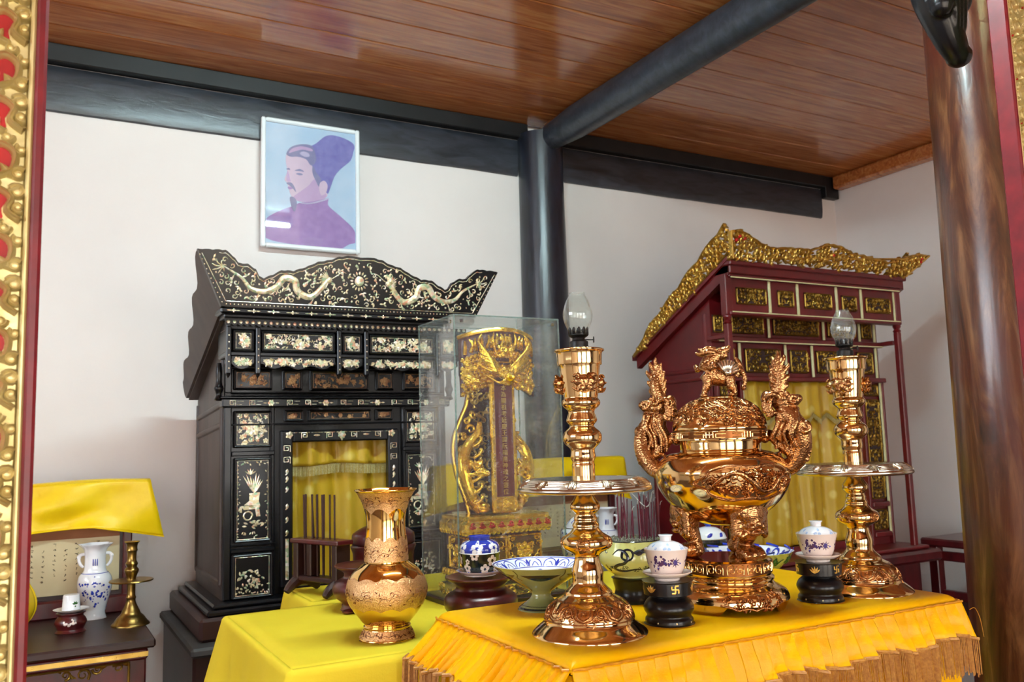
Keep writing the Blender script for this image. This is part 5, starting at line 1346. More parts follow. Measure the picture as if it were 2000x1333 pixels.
# footed dish
fx, fy = .892, 1.527
fd = thing('footed_dish', 'shallow footed dish, blue and white inside, behind the left candlestick', 'dish', (fx, fy, AZ))
FO = [(.0, .0), (.044, .0), (.0447, .004), (.040, .009), (.0260, .0185), (.0195, .0280), (.0205, .0345), (.0320, .0425), (.0591, .0585), (.0780, .0715), (.0940, .0865), (.0962, .0890)]
FI = [(.0962, .0890), (.0950, .0893), (.0800, .0790), (.0600, .0650), (.030, .0560), (0, .0540)]
o1 = MB().lathe(FO, 64, k=3).build('dish_body', 'dish_glaze', fd, angle=60)
q = MB(lathe_map(catmull(FO[7:11], 3), .075, facing(fx, fy)))
for i in range(5):
    u = (i - 2) * .085
    q.rib([(u - .036 + .072 * i_ / 12, .0700 + .006 * (i_ / 6 - 1) ** 2) for i_ in range(13)], .0085, .0009, prof=lambda t: max(.05, math.sin(PI * t)))
    q.rib(catmull([(u + .040, .086), (u + .043, .077), (u + .038, .070), (u + .044, .064)], 4), .0009, .0008, 0)
q.build('dark_petal', 'dark_glaze', o1, smooth=False)
MB().lathe([(.0455, .0), (.0455, .0045), (.038, .0105)], 48).build('foot_ring', 'dark_glaze', fd)
o2 = MB().lathe(FI, 64, k=3).build('dish_inside', 'porcelain', fd, angle=60)
P = catmull(FI[1:5], 3)
q = MB(lambda u, v, h: ((lambda r_, z: (r_ * math.cos(u / .08), r_ * math.sin(u / .08), z + h))(v, next((z0 + (z1 - z0) * (v - r0) / (r1 - r0) for (r1, z1), (r0, z0) in zip(P, P[1:]) if r0 <= v <= r1 and r1 > r0), .0893))))
per = 2 * PI * .08
q.rib([(per * i / 80, .0935) for i in range(81)], .0014, .0006, 0); q.rib([(per * i / 80, .071) for i in range(81)], .0008, .0006, 0)
for i in range(16):
    u = per * i / 16
    q.rib(catmull([(u - .014, .073), (u - .010, .085), (u, .0905), (u + .010, .085), (u + .014, .073)], 4), .0012, .0006, 0)
    q.rib(catmull([(u - .007, .074), (u, .083), (u + .007, .074)], 4), .0010, .0006, 0)
    if i % 2: q.leaf(u + per / 32, .074, .016, .004, PI / 2, .0006, 4)
q.build('blue_painting', 'cobalt', o2, smooth=False)
q = MB(q.mp); [q.dot(per * (i + .5) / 9, .056, .012, .0005, 12) for i in range(9)]; q.build('pale_blue_painting', 'cobalt_pale', o2, smooth=False)
# incense bowl
ix, iy = 1.084, 1.481
st = thing('bowl_stand', 'black turned stand under the yellow-green incense bowl', 'stand', (ix, iy, AZ))
MB().lathe([(.0, .0), (.0455, .0), (.046, .004), (.041, .010), (.037, .024), (.040, .036), (.0420, .046), (.0415, .0500), (.0, .0500)], 48, k=2).build('stand_body', 'black_lacquer', st)
tag(st, 'black turned stand under the yellow-green incense bowl', 'stand')
bw = thing('incense_bowl', 'yellow-green porcelain incense bowl with dark blue dragon, full of ash', 'incense bowl', (ix, iy, AZ + .0502))
IB = [(.0, .0), (.036, .0), (.0375, .003), (.0400, .006), (.0541, .0155), (.0667, .0315), (.0685, .0420), (.0668, .0530), (.0620, .0700), (.0606, .0742), (.0585, .0742), (.0590, .0660), (.060, .0640)]
bb = MB().lathe(IB, 64, k=3).build('bowl_body', 'porcelain_celadon', bw, angle=60)
MB().lathe([(.0609, .0725), (.0612, .0745), (.0600, .0755), (.0585, .0745)], 64).build('dark_rim', 'dark_glaze', bw)
q = MB(lathe_map(catmull(IB[3:10], 3), .066, facing(ix, iy) + .15))
q.rib(catmull([(-.05, .050), (-.038, .060), (-.024, .056), (-.018, .044), (-.026, .034), (-.040, .030), (-.05, .022), (-.03, .018), (0, .022), (.012, .020)], 5), .0034, .0010)
q.poly(catmull([(-.030, .058), (-.018, .063), (-.006, .056), (-.010, .042), (-.022, .038), (-.032, .046)], 4, True), -.0004, .0008)
q.poly(catmull([(-.006, .056), (.006, .061), (.012, .054), (.002, .049)], 4, True), -.0004, .0008)
for j in range(8): q.rib(catmull([(-.008, .052), (.012, .054 + .001 * j), (.036, .051 + .0026 * j)], 3), .0007, .0008)
for j in range(26): a = j * .5; q.rib(spiral(-.022 + .05 * math.sin(j * 1.7), .022 + .004 * math.cos(j), .0035, .001, a, 1, 8), .0008, .0008)
q.poly(catmull([(.022, .022), (.030, .030), (.036, .034), (.034, .026), (.044, .024), (.034, .018), (.026, .017)], 3, True), -.0004, .0008)
for (x, z) in ((.05, .058), (.058, .046), (.055, .028), (-.066, .056), (.048, .016)): q.rib(spiral(x, z, .006, .002, x * 80, .8, 8), .0012, .0008)
q.build('dragon_painting', 'dark_glaze', bb, smooth=False)
ab = MB(); ab.lathe([(.0598, .0660), (.05, .0700), (.03, .074), (.0, .0755)], 40, k=2, mod=lambda a, z: 1.0)
r_ = random.Random(31)
for i in range(160):
    a = r_.uniform(0, 2 * PI); rr = .056 * math.sqrt(r_.random()); x, y, z = rr * math.cos(a), rr * math.sin(a), .074; d = r_.uniform(0, 2 * PI); L = r_.uniform(.004, .010)
    ab.tube([(x, y, z), (x + L * .5 * math.cos(d), y + L * .5 * math.sin(d), z + .004), (x + L * math.cos(d + .7), y + L * math.sin(d + .7), z + .001)], .0009, 4)
ab.build('ash_heap', 'ash', bw, kind='stuff', angle=70)
for i in range(34):
    a = r_.uniform(0, 2 * PI); rr = .040 * math.sqrt(r_.random()); x, y = ix + rr * math.cos(a) + .010, iy + rr * math.sin(a) - .004; H = r_.uniform(.055, .098); lx, ly = r_.gauss(0, .004), r_.gauss(0, .004)
    b = MB(); b.tube([(0, 0, -.006), (lx, ly, H)], .0011, 5); o = b.build('incense_stick', 'incense_red'); o.location = (x, y, AZ + .0502 + .0725)
    tag(o, 'thin magenta stub of burnt incense stick standing in the ash-filled incense bowl', 'incense stick', 'incense stubs in the ash bowl')
    if i % 3 == 0: q = MB(); q.tube([(lx, ly, H), (lx + .002, ly, H + .006), (lx + .006, ly, H + .008)], .0008, 4); q.build('burnt_tip', 'incense_ash', o)
b = MB(); b.tube([(-.012, 0, .100), (.006, 0, .078), (.018, 0, .070), (.026, 0, .080), (.030, 0, .098), (.034, 0, .102), (.033, 0, .096)], .0013, 6, 5); o = b.build('ash_curl', 'incense_ash'); o.location = (ix + .012, iy - .012, AZ + .1245 - .005); o.rotation_euler = (0, 0, -.55)
tag(o, 'long curled grey ash of a burnt incense coil hooked over the stubs', 'ash')

# ================================================================== things on the offering table
def turned_stand(label, x, y, z, s=1.0):
    t = thing('turned_stand', label, 'stand', (x, y, z))
    P = [(.0, .0), (.060, .0), (.062, .010), (.058, .016), (.066, .024), (.078, .034), (.0835, .046), (.0825, .060), (.0740, .070), (.0590, .0780), (.0560, .0840), (.0580, .0910), (.0700, .0990), (.0770, .1030), (.0785, .1065), (.0760, .1080), (.0600, .1050), (.0, .1040)]
    MB().lathe([(r_ * s, zz * s) for r_, zz in P], 56, k=3).build('stand_body', 'dark_red_wood', t, angle=60)
    for i in range(4):
        a = i * PI / 2 + .5; MB().ell((.066 * s * math.cos(a), .066 * s * math.sin(a), .006 * s), .016 * s, .016 * s, .0058 * s).build('foot', 'dark_red_wood', t)
    return t
sx, sy = .899, 1.811
turned_stand('dark red turned stand carrying the blue floral lidded cup', sx, sy, MZ)
jr = thing('lidded_cup', 'cobalt blue lidded cup with white plum blossoms on a saucer', 'cup', (sx, sy, MZ + .1085))
MB().lathe([(.0, .0), (.034, .0), (.036, .003), (.046, .0065), (.0520, .0115), (.0525, .0125), (.0500, .0120), (.0, .0075)], 48, k=2).build('saucer', 'porcelain_warm_light', jr)
q = MB(lambda u, v, h: (v * math.cos(u / .045), v * math.sin(u / .045), .0075 + (v - .034) / .018 * .0045 + h + .0006)); per = 2 * PI * .045
for i in range(22): q.dot(per * i / 22, .046 + .003 * (i % 2), .0042, .0006, 7)
q.build('saucer_painting', 'cobalt', jr, smooth=False)
JB = [(.030, .0078), (.036, .0090), (.0405, .018), (.0435, .032), (.0455, .046), (.0465, .0515), (.0455, .0525)]
JL = [(.0450, .0530), (.0455, .0550), (.0452, .0610), (.0425, .0690), (.0350, .0760), (.0250, .0790), (.0240, .0800), (.0245, .0870), (.0260, .0880), (.0235, .0885), (.0220, .0820), (.0, .0810)]
j1 = MB().lathe(JB, 56, k=3).lathe([(.0455, .0525), (0, .0520)], 56).build('cup_body', 'dark_glaze', jr, angle=60); j2 = MB().lathe(JL, 56, k=2).build('lid', 'cobalt', jr, angle=60)
MB().lathe([(.0462, .0510), (.0474, .0522), (.0462, .0534)], 56).build('white_rim', 'porcelain', jr)
def blossom(q, u, v, r_, h):
    for i in range(5): q.dot(u + r_ * .62 * math.cos(i * 2 * PI / 5 + .3), v + r_ * .62 * math.sin(i * 2 * PI / 5 + .3), r_ * .48, h, 10)
r_ = random.Random(77); fa = facing(sx, sy)
q = MB(lathe_map(catmull(JB, 3), .044, fa))
for (u, v, rr) in ((-.012, .047, .010), (.030, .036, .013), (.012, .018, .012), (-.034, .020, .011), (.058, .020, .012), (-.06, .038, .012), (.075, .040, .011), (.10, .022, .012), (-.09, .022, .012), (-.105, .042, .011), (.125, .040, .011), (-.03, .035, .006), (.045, .016, .008)): blossom(q, u, v, rr, .0005)
q.build('white_blossom', 'porcelain_warm_light', j1, smooth=False)
q = MB(lathe_map(catmull(JL[1:6], 3), .044, fa)); ql = MB(q.mp)
for i in range(7):
    u = -.132 + i * .042; blossom(q, u, .064, .0145, .0005); ql.dot(u, .064, .002, .0010, 6)
    for k_ in range(5): a = k_ * 2 * PI / 5 + .93; ql.rib([(u, .064), (u + .012 * math.cos(a), .064 + .012 * math.sin(a))], .0005, .0011, 0)
q.build('white_blossom', 'porcelain', j2, smooth=False); ql.build('blossom_line', 'cobalt', j2, smooth=False)
turned_stand('dark red turned stand half hidden behind the gold vase', .749, 2.150, MZ, 1.04)
# ginger jar right of the glass case
gx, gy = 1.365, 2.105
gj = thing('ginger_jar', 'small blue and white lidded jar beside the glass case', 'jar', (gx, gy, MZ))
GP = [(.0, .0), (.032, .0), (.034, .006), (.040, .030), (.0520, .085), (.0585, .125), (.0560, .148), (.0460, .158), (.038, .160), (.0, .160)]
g1 = MB().lathe(GP, 48, k=3).build('jar_body', 'porcelain', gj); q = MB(lathe_map(catmull(GP[2:7], 3), .055, facing(gx, gy))); r_ = random.Random(12)
for i in range(14):
    u = 2 * PI * .055 * i / 14
    for k_ in range(7): q.leaf(u + r_.uniform(-.012, .012), .14 + r_.uniform(-.014, .010), .010, .0034, r_.uniform(0, 6), .0006, 3)
    for k_ in range(5): q.leaf(u + r_.uniform(-.012, .012), .06 + r_.uniform(-.04, .05), .012, .003, r_.uniform(0, 6), .0006, 3)
q.build('blue_painting', 'cobalt', g1, smooth=False)
GL = [(.0, .161), (.0405, .161), (.0415, .166), (.040, .169), (.036, .176), (.020, .190), (.008, .194), (.0075, .197), (.010, .202), (.006, .207), (.0, .208)]
g2 = MB().lathe(GL, 40, k=2).build('lid', 'porcelain', gj); q = MB(lathe_map(catmull(GL[2:6], 2), .03, 0))
for i in range(9): q.rib(spiral(2 * PI * .03 * i / 9, .178, .007, .002, i, 1, 9), .0018, .0006)
q.build('blue_painting', 'cobalt', g2, smooth=False)
# fluted bowl and blue lidded jar behind the burner
bx_, by_ = 1.797, 1.900
fb_ = thing('fluted_bowl', 'blue and white bowl with scalloped rim behind the incense burner', 'bowl', (bx_, by_, MZ))
BO = [(.0, .0), (.060, .0), (.062, .012), (.066, .016), (.088, .034), (.108, .056), (.122, .078), (.124, .080)]; BI = [(.124, .080), (.120, .078), (.100, .052), (.07, .034), (0, .028)]
md = lambda a, z: 1 + .035 * abs(math.sin(a * 6)) * max(0, (z - .02) / .06)
o1 = MB().lathe(BO, 72, k=2, mod=md).build('bowl_outside', 'porcelain_celadon', fb_, angle=70); o2 = MB().lathe(BI, 72, k=2, mod=md).build('bowl_inside', 'porcelain', fb_, angle=70)
q = MB(lathe_map([(r_ * 1.03, z) for r_, z in catmull(BO[3:8], 3)], .11, facing(bx_, by_)))
for i in range(12):
    u = 2 * PI * .11 * i / 12; q.rib(catmull([(u, .07), (u + .014, .060), (u + .024, .048), (u + .032, .056), (u + .046, .064)], 3), .0018, .003)
    for k_ in range(3): q.leaf(u + .014 * k_, .055, .016, .005, k_ * 1.3, .003, 3)
q.build('vine_painting', 'green_glaze', o1, smooth=False)
q = MB(lambda u, v, h: (v * math.cos(u / .1), v * math.sin(u / .1), interp([(.07, .034), (.10, .052), (.12, .078), (.13, .09)], v) + h + .001)); r_ = random.Random(6)
for i in range(12):
    u = 2 * PI * .1 * i / 12; q.rib(spiral(u, .106, .014, .003, i, 1.1, 14), .0026, .001); q.dot(u + .026, .112, .006, .001, 8)
    q.rib([(u + .004 * j, .1215 + .0006 * j) for j in range(10)], .0022, .001, 0)
q.build('blue_painting', 'cobalt', o2, smooth=False)
qx, qy = 1.856, 2.13
bj = thing('lidded_jar', 'dark blue jar with white-patterned lid seen between the burner legs', 'jar', (qx, qy, MZ))
QP = [(.0, .0), (.036, .0), (.038, .004), (.046, .030), (.052, .068), (.054, .090), (.0, .090)]
o1 = MB().lathe(QP, 48, k=2).build('jar_body', 'dark_glaze', bj); q = MB(lathe_map(catmull(QP[2:6], 2), .05, facing(qx, qy))); [blossom(q, -.14 + .04 * i, .070 - .028 * (i % 2), .012, .0008) for i in range(8)]; q.build('white_blossom', 'porcelain', o1, smooth=False)
QL = [(.0545, .0905), (.056, .093), (.054, .097), (.046, .112), (.028, .123), (.012, .127), (.0, .128)]
o2 = MB().lathe(QL, 48, k=2).build('lid', 'porcelain', bj); q = MB(lathe_map(catmull(QL[1:5], 2), .05, 0)); [q.leaf(2 * PI * .05 * i / 8, .099, .020, .007, .6, .0008, 4) for i in range(8)]; q.build('blue_painting', 'cobalt', o2, smooth=False)
MB().lathe([(.008, .126), (.009, .130), (.015, .140), (.014, .148), (.0, .153)], 20, k=2).build('lid_knob', 'cobalt', bj)

# ================================================================== incense rack and urn on the small table
rk = thing('incense_rack', 'dark wooden rack holding long incense sticks on the small yellow-clothed table', 'rack', (.715, 2.44, MZ), math.radians(-68))
for x in (-.085, .085): MB().box(x - .011, x + .011, -.026, .026, .030, .148, .003).build('end_post', 'table_wood', rk)
MB().box(-.105, .105, -.030, .030, .140, .153, .003).build('top_plate', 'dark_red_wood', rk); MB().box(-.105, .105, -.022, .022, .036, .050, .003).build('lower_board', 'table_wood', rk)
MB().box(-.045, -.025, -.018, .018, .05, .14, .003).build('divider', 'table_wood', rk)
for x in (-.085, .085):
    b = MB(); b.tube([(x, -.055, .008), (x, -.040, .022), (x, -.015, .036), (x, .015, .036), (x, .040, .022), (x, .055, .008)], [.009, .014, .016, .016, .014, .009], 8, 3); b.build('foot', 'table_wood', rk)
r_ = random.Random(19); R_ = Matrix.Rotation(math.radians(-68), 3, 'Z')
for i, (u, s_) in enumerate(((-.075, .006), (-.062, -.008), (-.036, .008), (-.030, -.006), (-.020, .004), (-.006, -.008), (.004, .006), (.014, -.004), (.034, .004), (.064, -.004))):
    p = R_ @ Vector((u, s_, 0)); b = MB(); b.tube([(0, 0, 0), (r_.gauss(0, .003), r_.gauss(0, .003), .225)], .0026, 6); o = b.build('incense_stick', 'incense_brown'); o.location = (.715 + p.x, 2.44 + p.y, MZ + .051)
    tag(o, 'long dark brown incense stick standing upright in the wooden rack', 'incense stick', 'long sticks in the rack')
ur = thing('wooden_urn', 'round dark red lidded box behind the gold vase', 'box', (.905, 2.455, MZ))
MB().lathe([(.0, .0), (.080, .0), (.084, .006), (.086, .030), (.089, .100), (.090, .126), (.0, .126)], 48, k=2).build('box_body', 'dark_red_wood', ur, angle=60)
MB().lathe([(.0915, .1265), (.0925, .132), (.0910, .148), (.086, .157), (.060, .172), (.028, .181), (.0, .183)], 48, k=2).build('box_lid', 'dark_red_wood', ur, angle=60)

# ================================================================== glass case with gilded ancestor tablet
CX0, CX1, CY0, CY1, CZ0, CZ1 = .928, 1.240, 1.985, 2.215, MZ, 1.829
gc = thing('glass_case', 'upright frameless glass display case on the yellow offering table', 'display case', ((CX0 + CX1) / 2, (CY0 + CY1) / 2, CZ0))
a, c, h_, t_ = (CX1 - CX0) / 2, (CY1 - CY0) / 2, CZ1 - CZ0, .005
MB().box(-a - .008, a + .008, -c - .008, c + .008, 0, .014, .002).build('case_base', 'table_wood', gc)
for nm, q in (('glass_pane', (-a, a, -c, -c + t_, .014, h_)), ('glass_pane', (-a, a, c - t_, c, .014, h_)), ('glass_pane', (-a, -a + t_, -c + t_, c - t_, .014, h_)), ('glass_pane', (a - t_, a, -c + t_, c - t_, .014, h_)), ('glass_top', (-a + t_, a - t_, -c + t_, c - t_, h_ - t_, h_))): MB().box(*q).build(nm, 'case_glass', gc, smooth=False)
for sx_ in (-1, 1):
    for sy_ in (-1, 1): MB().box(sx_ * a - .0017, sx_ * a + .0017, sy_ * c - .0017, sy_ * c + .0017, .014, h_).build('glass_edge', 'case_edge', gc)
for q in ((-a, a, -c - .0015, -c + .002), (-a, a, c - .002, c + .0015), (-a - .0015, -a + .002, -c, c), (a - .002, a + .0015, -c, c)): MB().box(q[0], q[1], q[2], q[3], h_ - .0025, h_ + .001).build('glass_edge', 'case_edge', gc)
for (x, y, n_) in ((-a + .02, -c, (0, -1)), (a - .02, -c, (0, -1)), (-a, -c + .02, (-1, 0)), (-a, c - .02, (-1, 0))):
    b = MB(); b.tube([(x, y, h_ - .016), (x + n_[0] * .004, y + n_[1] * .004, h_ - .016)], .0045, 12); b.build('screw', 'chrome', gc)
tb = thing('ancestor_tablet', 'gilded and dark red dragon-throne ancestor tablet standing inside the glass case', 'tablet', (1.088, 2.095, MZ + .0142))
def tput(b, n_, m_, **k): return b.build(n_, m_, tb, **k)
# stepped base
tput(MB().box(-.130, .130, -.085, .085, 0, .030, .006).box(-.118, .118, -.076, .076, .030, .050, .006), 'base_step', 'dark_red_wood')
b = MB(flat_map(-.0852)); curls(b, -.12, .12, .004, .028, 10, .010, .003, .005, random.Random(3)); border(b, -.126, .126, .003, .029, .002, .003); b2 = MB(side_map(-.1302)); curls(b2, -.08, .08, .004, .028, 8, .010, .003, .005, random.Random(4), False)
tput(b, 'gilt_carving', 'bright_gilding', angle=60); tput(b2, 'gilt_carving', 'bright_gilding', angle=60)
# lotus rows
b = MB()
for i in range(18):
    for (y, z) in ((-.080, .058), (-.082, .168)): b.ell((-.115 + .23 * i / 17, y, z), .008, .008, .010, 7, 5)
for i in range(10):
    for (x, z) in ((-.118, .058), (-.122, .168)): b.ell((x, -.076 + .15 * i / 9, z), .008, .008, .010, 7, 5)
tput(b, 'lotus_row', 'bright_gilding')
tput(MB().box(-.105, .105, -.066, .066, .048, .160, .004), 'waist', 'dark_red_wood')
b = MB(flat_map(-.0662)); border(b, -.100, -.004, .070, .150, .003, .005); border(b, .004, .100, .070, .150, .003, .005)
for x in (-.052, .052):
    flower(b, x, .110, .024, .006, 8)
    curls(b, x - .044, x + .044, .076, .144, 6, .012, .0032, .006, random.Random(int(x * 100) + 9))
tput(b, 'waist_carving', 'bright_gilding', angle=60)
b = MB(side_map(-.1052)); border(b, -.06, .06, .070, .150, .003, .005); curls(b, -.052, .052, .076, .144, 8, .012, .0032, .006, random.Random(8)); tput(b, 'waist_carving', 'bright_gilding', angle=60)
tput(MB().box(-.128, .128, -.090, .085, .162, .196, .008).box(-.120, .120, -.084, .08, .194, .206, .003), 'seat', 'bright_gilding')
b = MB(flat_map(-.0902)); r_ = random.Random(2)
for i in range(9):
    x = -.11 + .0275 * i; b.leaf(x - .010, .18, .020, .005, 0, .003, 4); b.rib(spiral(x, .186, .006, .002, i, 1.1, 10), .002, .004)
tput(b, 'seat_carving', 'bright_red', angle=60)
# curved throne back, red with gilt edge
bk = [(.060, .206), (.070, .250), (.086, .300), (.096, .360), (.093, .410), (.078, .455), (.060, .500), (.056, .540), (.064, .560)]
ol = catmull([(u, z) for u, z in bk], 4); P = [(u, z) for u, z in ol] + [(-u, z) for u, z in reversed(ol)]
tput(MB(lambda u, v, h: (u, .030 + .9 * u * u * 3 - h, v)).poly(P, -.012, .006), 'throne_back', 'dark_red_wood', smooth=False)
for s_ in (-1, 1):
    b = MB(); b.tube([(s_ * u, .024 + 2.7 * u * u, z) for u, z in ol], .0045, 8); tput(b, 'gilt_edge', 'bright_gilding')
    # side dragons climbing the throne
    b = MB(); b.tube([(s_ * .055, -.020, .215), (s_ * .082, -.026, .260), (s_ * .096, -.020, .320), (s_ * .092, -.012, .365), (s_ * .072, -.010, .395), (s_ * .050, -.014, .420), (s_ * .046, -.014, .45)], [.012, .015, .017, .016, .014, .011, .006], 12, 5)
    b.ell((s_ * .056, -.036, .318), .016, .016, .014); b.ell((s_ * .046, -.048, .314), .010, .012, .009)
    b.tube([(s_ * .090, -.016, .350), (s_ * .074, -.028, .335), (s_ * .058, -.034, .322)], [.010, .010, .011], 9, 3)
    rr_ = random.Random(5)
    for j in range(12):
        an = rr_.uniform(-1, 2.2); b.tube([(s_ * .062, -.034, .320), (s_ * (.066 + .014 * math.cos(an)), -.042, .322 + .014 * math.sin(an)), (s_ * (.070 + .028 * math.cos(an + .4)), -.036, .322 + .028 * math.sin(an + .4))], [.004, .004, .0015], 6, 3)
    for j in range(6): z = .235 + j * .030; b.tube([(s_ * .078, -.036, z), (s_ * .062, -.044, z + .010), (s_ * .054, -.040, z + .022), (s_ * .062, -.040, z + .024)], [.005, .005, .004, .002], 6, 3)
    b.ell((s_ * .050, -.03, .225), .020, .020, .016)
    tput(b, 'side_dragon', 'bright_gilding', fuse=.002)
    b = MB()
    for (x, z, r__, a0) in ((.060, .43, .014, 0), (.072, .455, .010, 2), (.052, .47, .010, 4), (.082, .41, .010, 1), (.060, .52, .009, 3), (.07, .24, .012, 2)):
        b.tube([(s_ * (x + r__ * (1 - .7 * t / 8) * math.cos(a0 + t * .8)), -.004 + .016, z + r__ * (1 - .7 * t / 8) * math.sin(a0 + t * .8)) for t in range(9)], [.005, .0025], 7, 2)
    tput(b, 'cloud_scroll', 'bright_gilding')
# inscription plaque leaning before the back
pq = tput(MB().box(-.036, .036, -.066, -.052, .210, .612, .003), 'plaque', 'bright_gilding')
MB().box(-.0265, .0265, -.0675, -.060, .252, .565, .001).build('inscription_field', 'red_lacquer', pq)
b = MB(flat_map(-.0662)); border(b, -.031, .031, .216, .248, .0025, .004, .006); border(b, -.031, .031, .570, .606, .0025, .004, .006); flower(b, 0, .232, .011, .004, 8); flower(b, 0, .588, .013, .004, 8)
for s_ in (-1, 1):
    for (zc) in (.232, .588): b.leaf(s_ * .010, zc, .014, .004, 0 if s_ > 0 else PI, .004, 4)
b.build('plaque_carving', 'bright_gilding', pq, angle=60)
TXT = '\u7687\u672c\u70ba\u986f\u7956\u8003\u5ef6\u6176\u738b\u8af1\u962e\u798f\u9032\u795e\u9b42\u4e4b\u9748\u4f4d'
def glyphs(txt, size, mat, parent, name, x, z_top, step, y):
    for i, chx in enumerate(txt):
        cu = bpy.data.curves.new('g', 'FONT'); cu.body = chx; cu.size = size; cu.align_x = 'CENTER'; cu.extrude = .0005; cu.resolution_u = 2
        ob = bpy.data.objects.new('g', cu); COL.objects.link(ob)
        dg = bpy.context.evaluated_depsgraph_get(); me = bpy.data.meshes.new_from_object(ob.evaluated_get(dg)); bpy.data.objects.remove(ob); bpy.data.curves.remove(cu)
        if len(me.vertices) == 0: continue
        me.materials.clear(); me.materials.append(MATS[mat]); o = bpy.data.objects.new(name, me); COL.objects.link(o); o.parent = parent
        o.matrix_local = Matrix.Translation((x, y, z_top - step * (i + .85))) @ Matrix.Rotation(PI / 2, 4, 'X')
glyphs(TXT, .0165, 'gilding', pq, 'gilt_character', 0, .562, .0170, -.0680)
# crown: broad dragon mask spreading over the plaque
b = MB(); r_ = random.Random(6)
b.mp = None
b.grid(lambda u, v: ((u - .5) * .215, -.030 - .045 * math.sin(PI * u) ** .6 * (.45 + .55 * v), .545 + .145 * v - .030 * (1 - v) * abs(2 * u - 1) ** 2 - .020 * v * (2 * u - 1) ** 2), 30, 14)
tput(b, 'crown_board', 'dark_red_wood', thick=.014, angle=80)
b = MB(); b.tube([((u - .5) * .222, -.030 - .048 * math.sin(PI * u) ** .6 if 0 < u < 1 else -.030, .692 - .020 * (2 * u - 1) ** 2) for u in [i / 30 for i in range(31)]], .007, 9); tput(b, 'crown_rim', 'bright_gilding')
b = MB()
b.ell((0, -.086, .570), .022, .020, .018); b.ell((0, -.102, .560), .014, .014, .011); b.ell((0, -.090, .548), .016, .012, .008)
for s_ in (-1, 1):
    b.ell((s_ * .012, -.098, .584), .007); b.ell((s_ * .008, -.112, .562), .005)
    for j in range(9):
        z = .56 + j * .010
        b.tube([(s_ * .014, -.084, .572 + j * .002), (s_ * (.030 + .003 * j), -.086, .578 + j * .006), (s_ * (.052 + .003 * j), -.082, .584 + j * .008 + .010 * math.sin(j)), (s_ * (.078 - .002 * j), -.074, .600 + j * .010)], [.005, .0055, .005, .002], 7, 4)
    b.tube([(s_ * .012, -.100, .556), (s_ * .030, -.104, .548), (s_ * .052, -.094, .562), (s_ * .066, -.09, .572)], [.004, .0035, .003, .0012], 6, 4)
    for j in range(26): u = r_.uniform(.3, 1); z = r_.uniform(.545, .63); b.ell((s_ * .108 * u, -.034 - .036 * math.sin(PI * (.5 + .5 * u)) ** .6, z - .02 * u), .009, .008, .008, 7, 5)
    b.tube([(s_ * .020, -.075, .62), (s_ * .034, -.080, .66), (s_ * .03, -.082, .685)], [.004, .004, .0015], 6, 3)
for j in range(20): b.ell((-.03 + .06 * r_.random(), -.078, .62 + .05 * r_.random()), .007, .006, .007, 7, 5)
tput(b, 'dragon_mask', 'bright_gilding', fuse=.0018)
def crown_pt(u, v): return ((u - .5) * .215, -.030 - .045 * max(0, math.sin(PI * u)) ** .6 * (.45 + .55 * v) - .007, .545 + .145 * v - .030 * (1 - v) * abs(2 * u - 1) ** 2 - .020 * v * (2 * u - 1) ** 2)
b = MB()
for r__ in range(9):
    for i in range(21):
        u = (i + .5 * (r__ % 2) + .25) / 21.5; v = .03 + r__ * .072
        if abs(u - .5) < .10 and v < .5: continue
        if v > .35 + .5 * abs(2 * u - 1) and abs(2 * u - 1) > .25 and r__ % 3 == 0: continue
        p = crown_pt(u, v); b.ell(p, .0066, .006, .0072, 7, 5)
tput(b, 'crown_scales', 'bright_gilding')
b = MB(); rr_ = random.Random(15)
for j in range(16):
    u = (j + .5) / 16; p = crown_pt(u, .70); q_ = crown_pt(u + .02 * math.sin(j * 2), .82); w_2 = crown_pt(u - .02 * math.sin(j), .93)
    b.tube([p, (q_[0], q_[1] - .004, q_[2]), w_2], [.006, .005, .002], 7, 3)
tput(b, 'flame_tongue', 'bright_gilding')
bq = MB(lambda u, v, h: (u, .023 + 2.7 * u * u - h, v)); curls(bq, -.085, .085, .30, .42, 16, .013, .0035, .008, random.Random(41)); curls(bq, -.052, .052, .45, .54, 9, .011, .0035, .008, random.Random(42)); curls(bq, -.06, .06, .215, .29, 9, .011, .0035, .008, random.Random(43))
tput(bq, 'back_carving', 'gilding', angle=60)

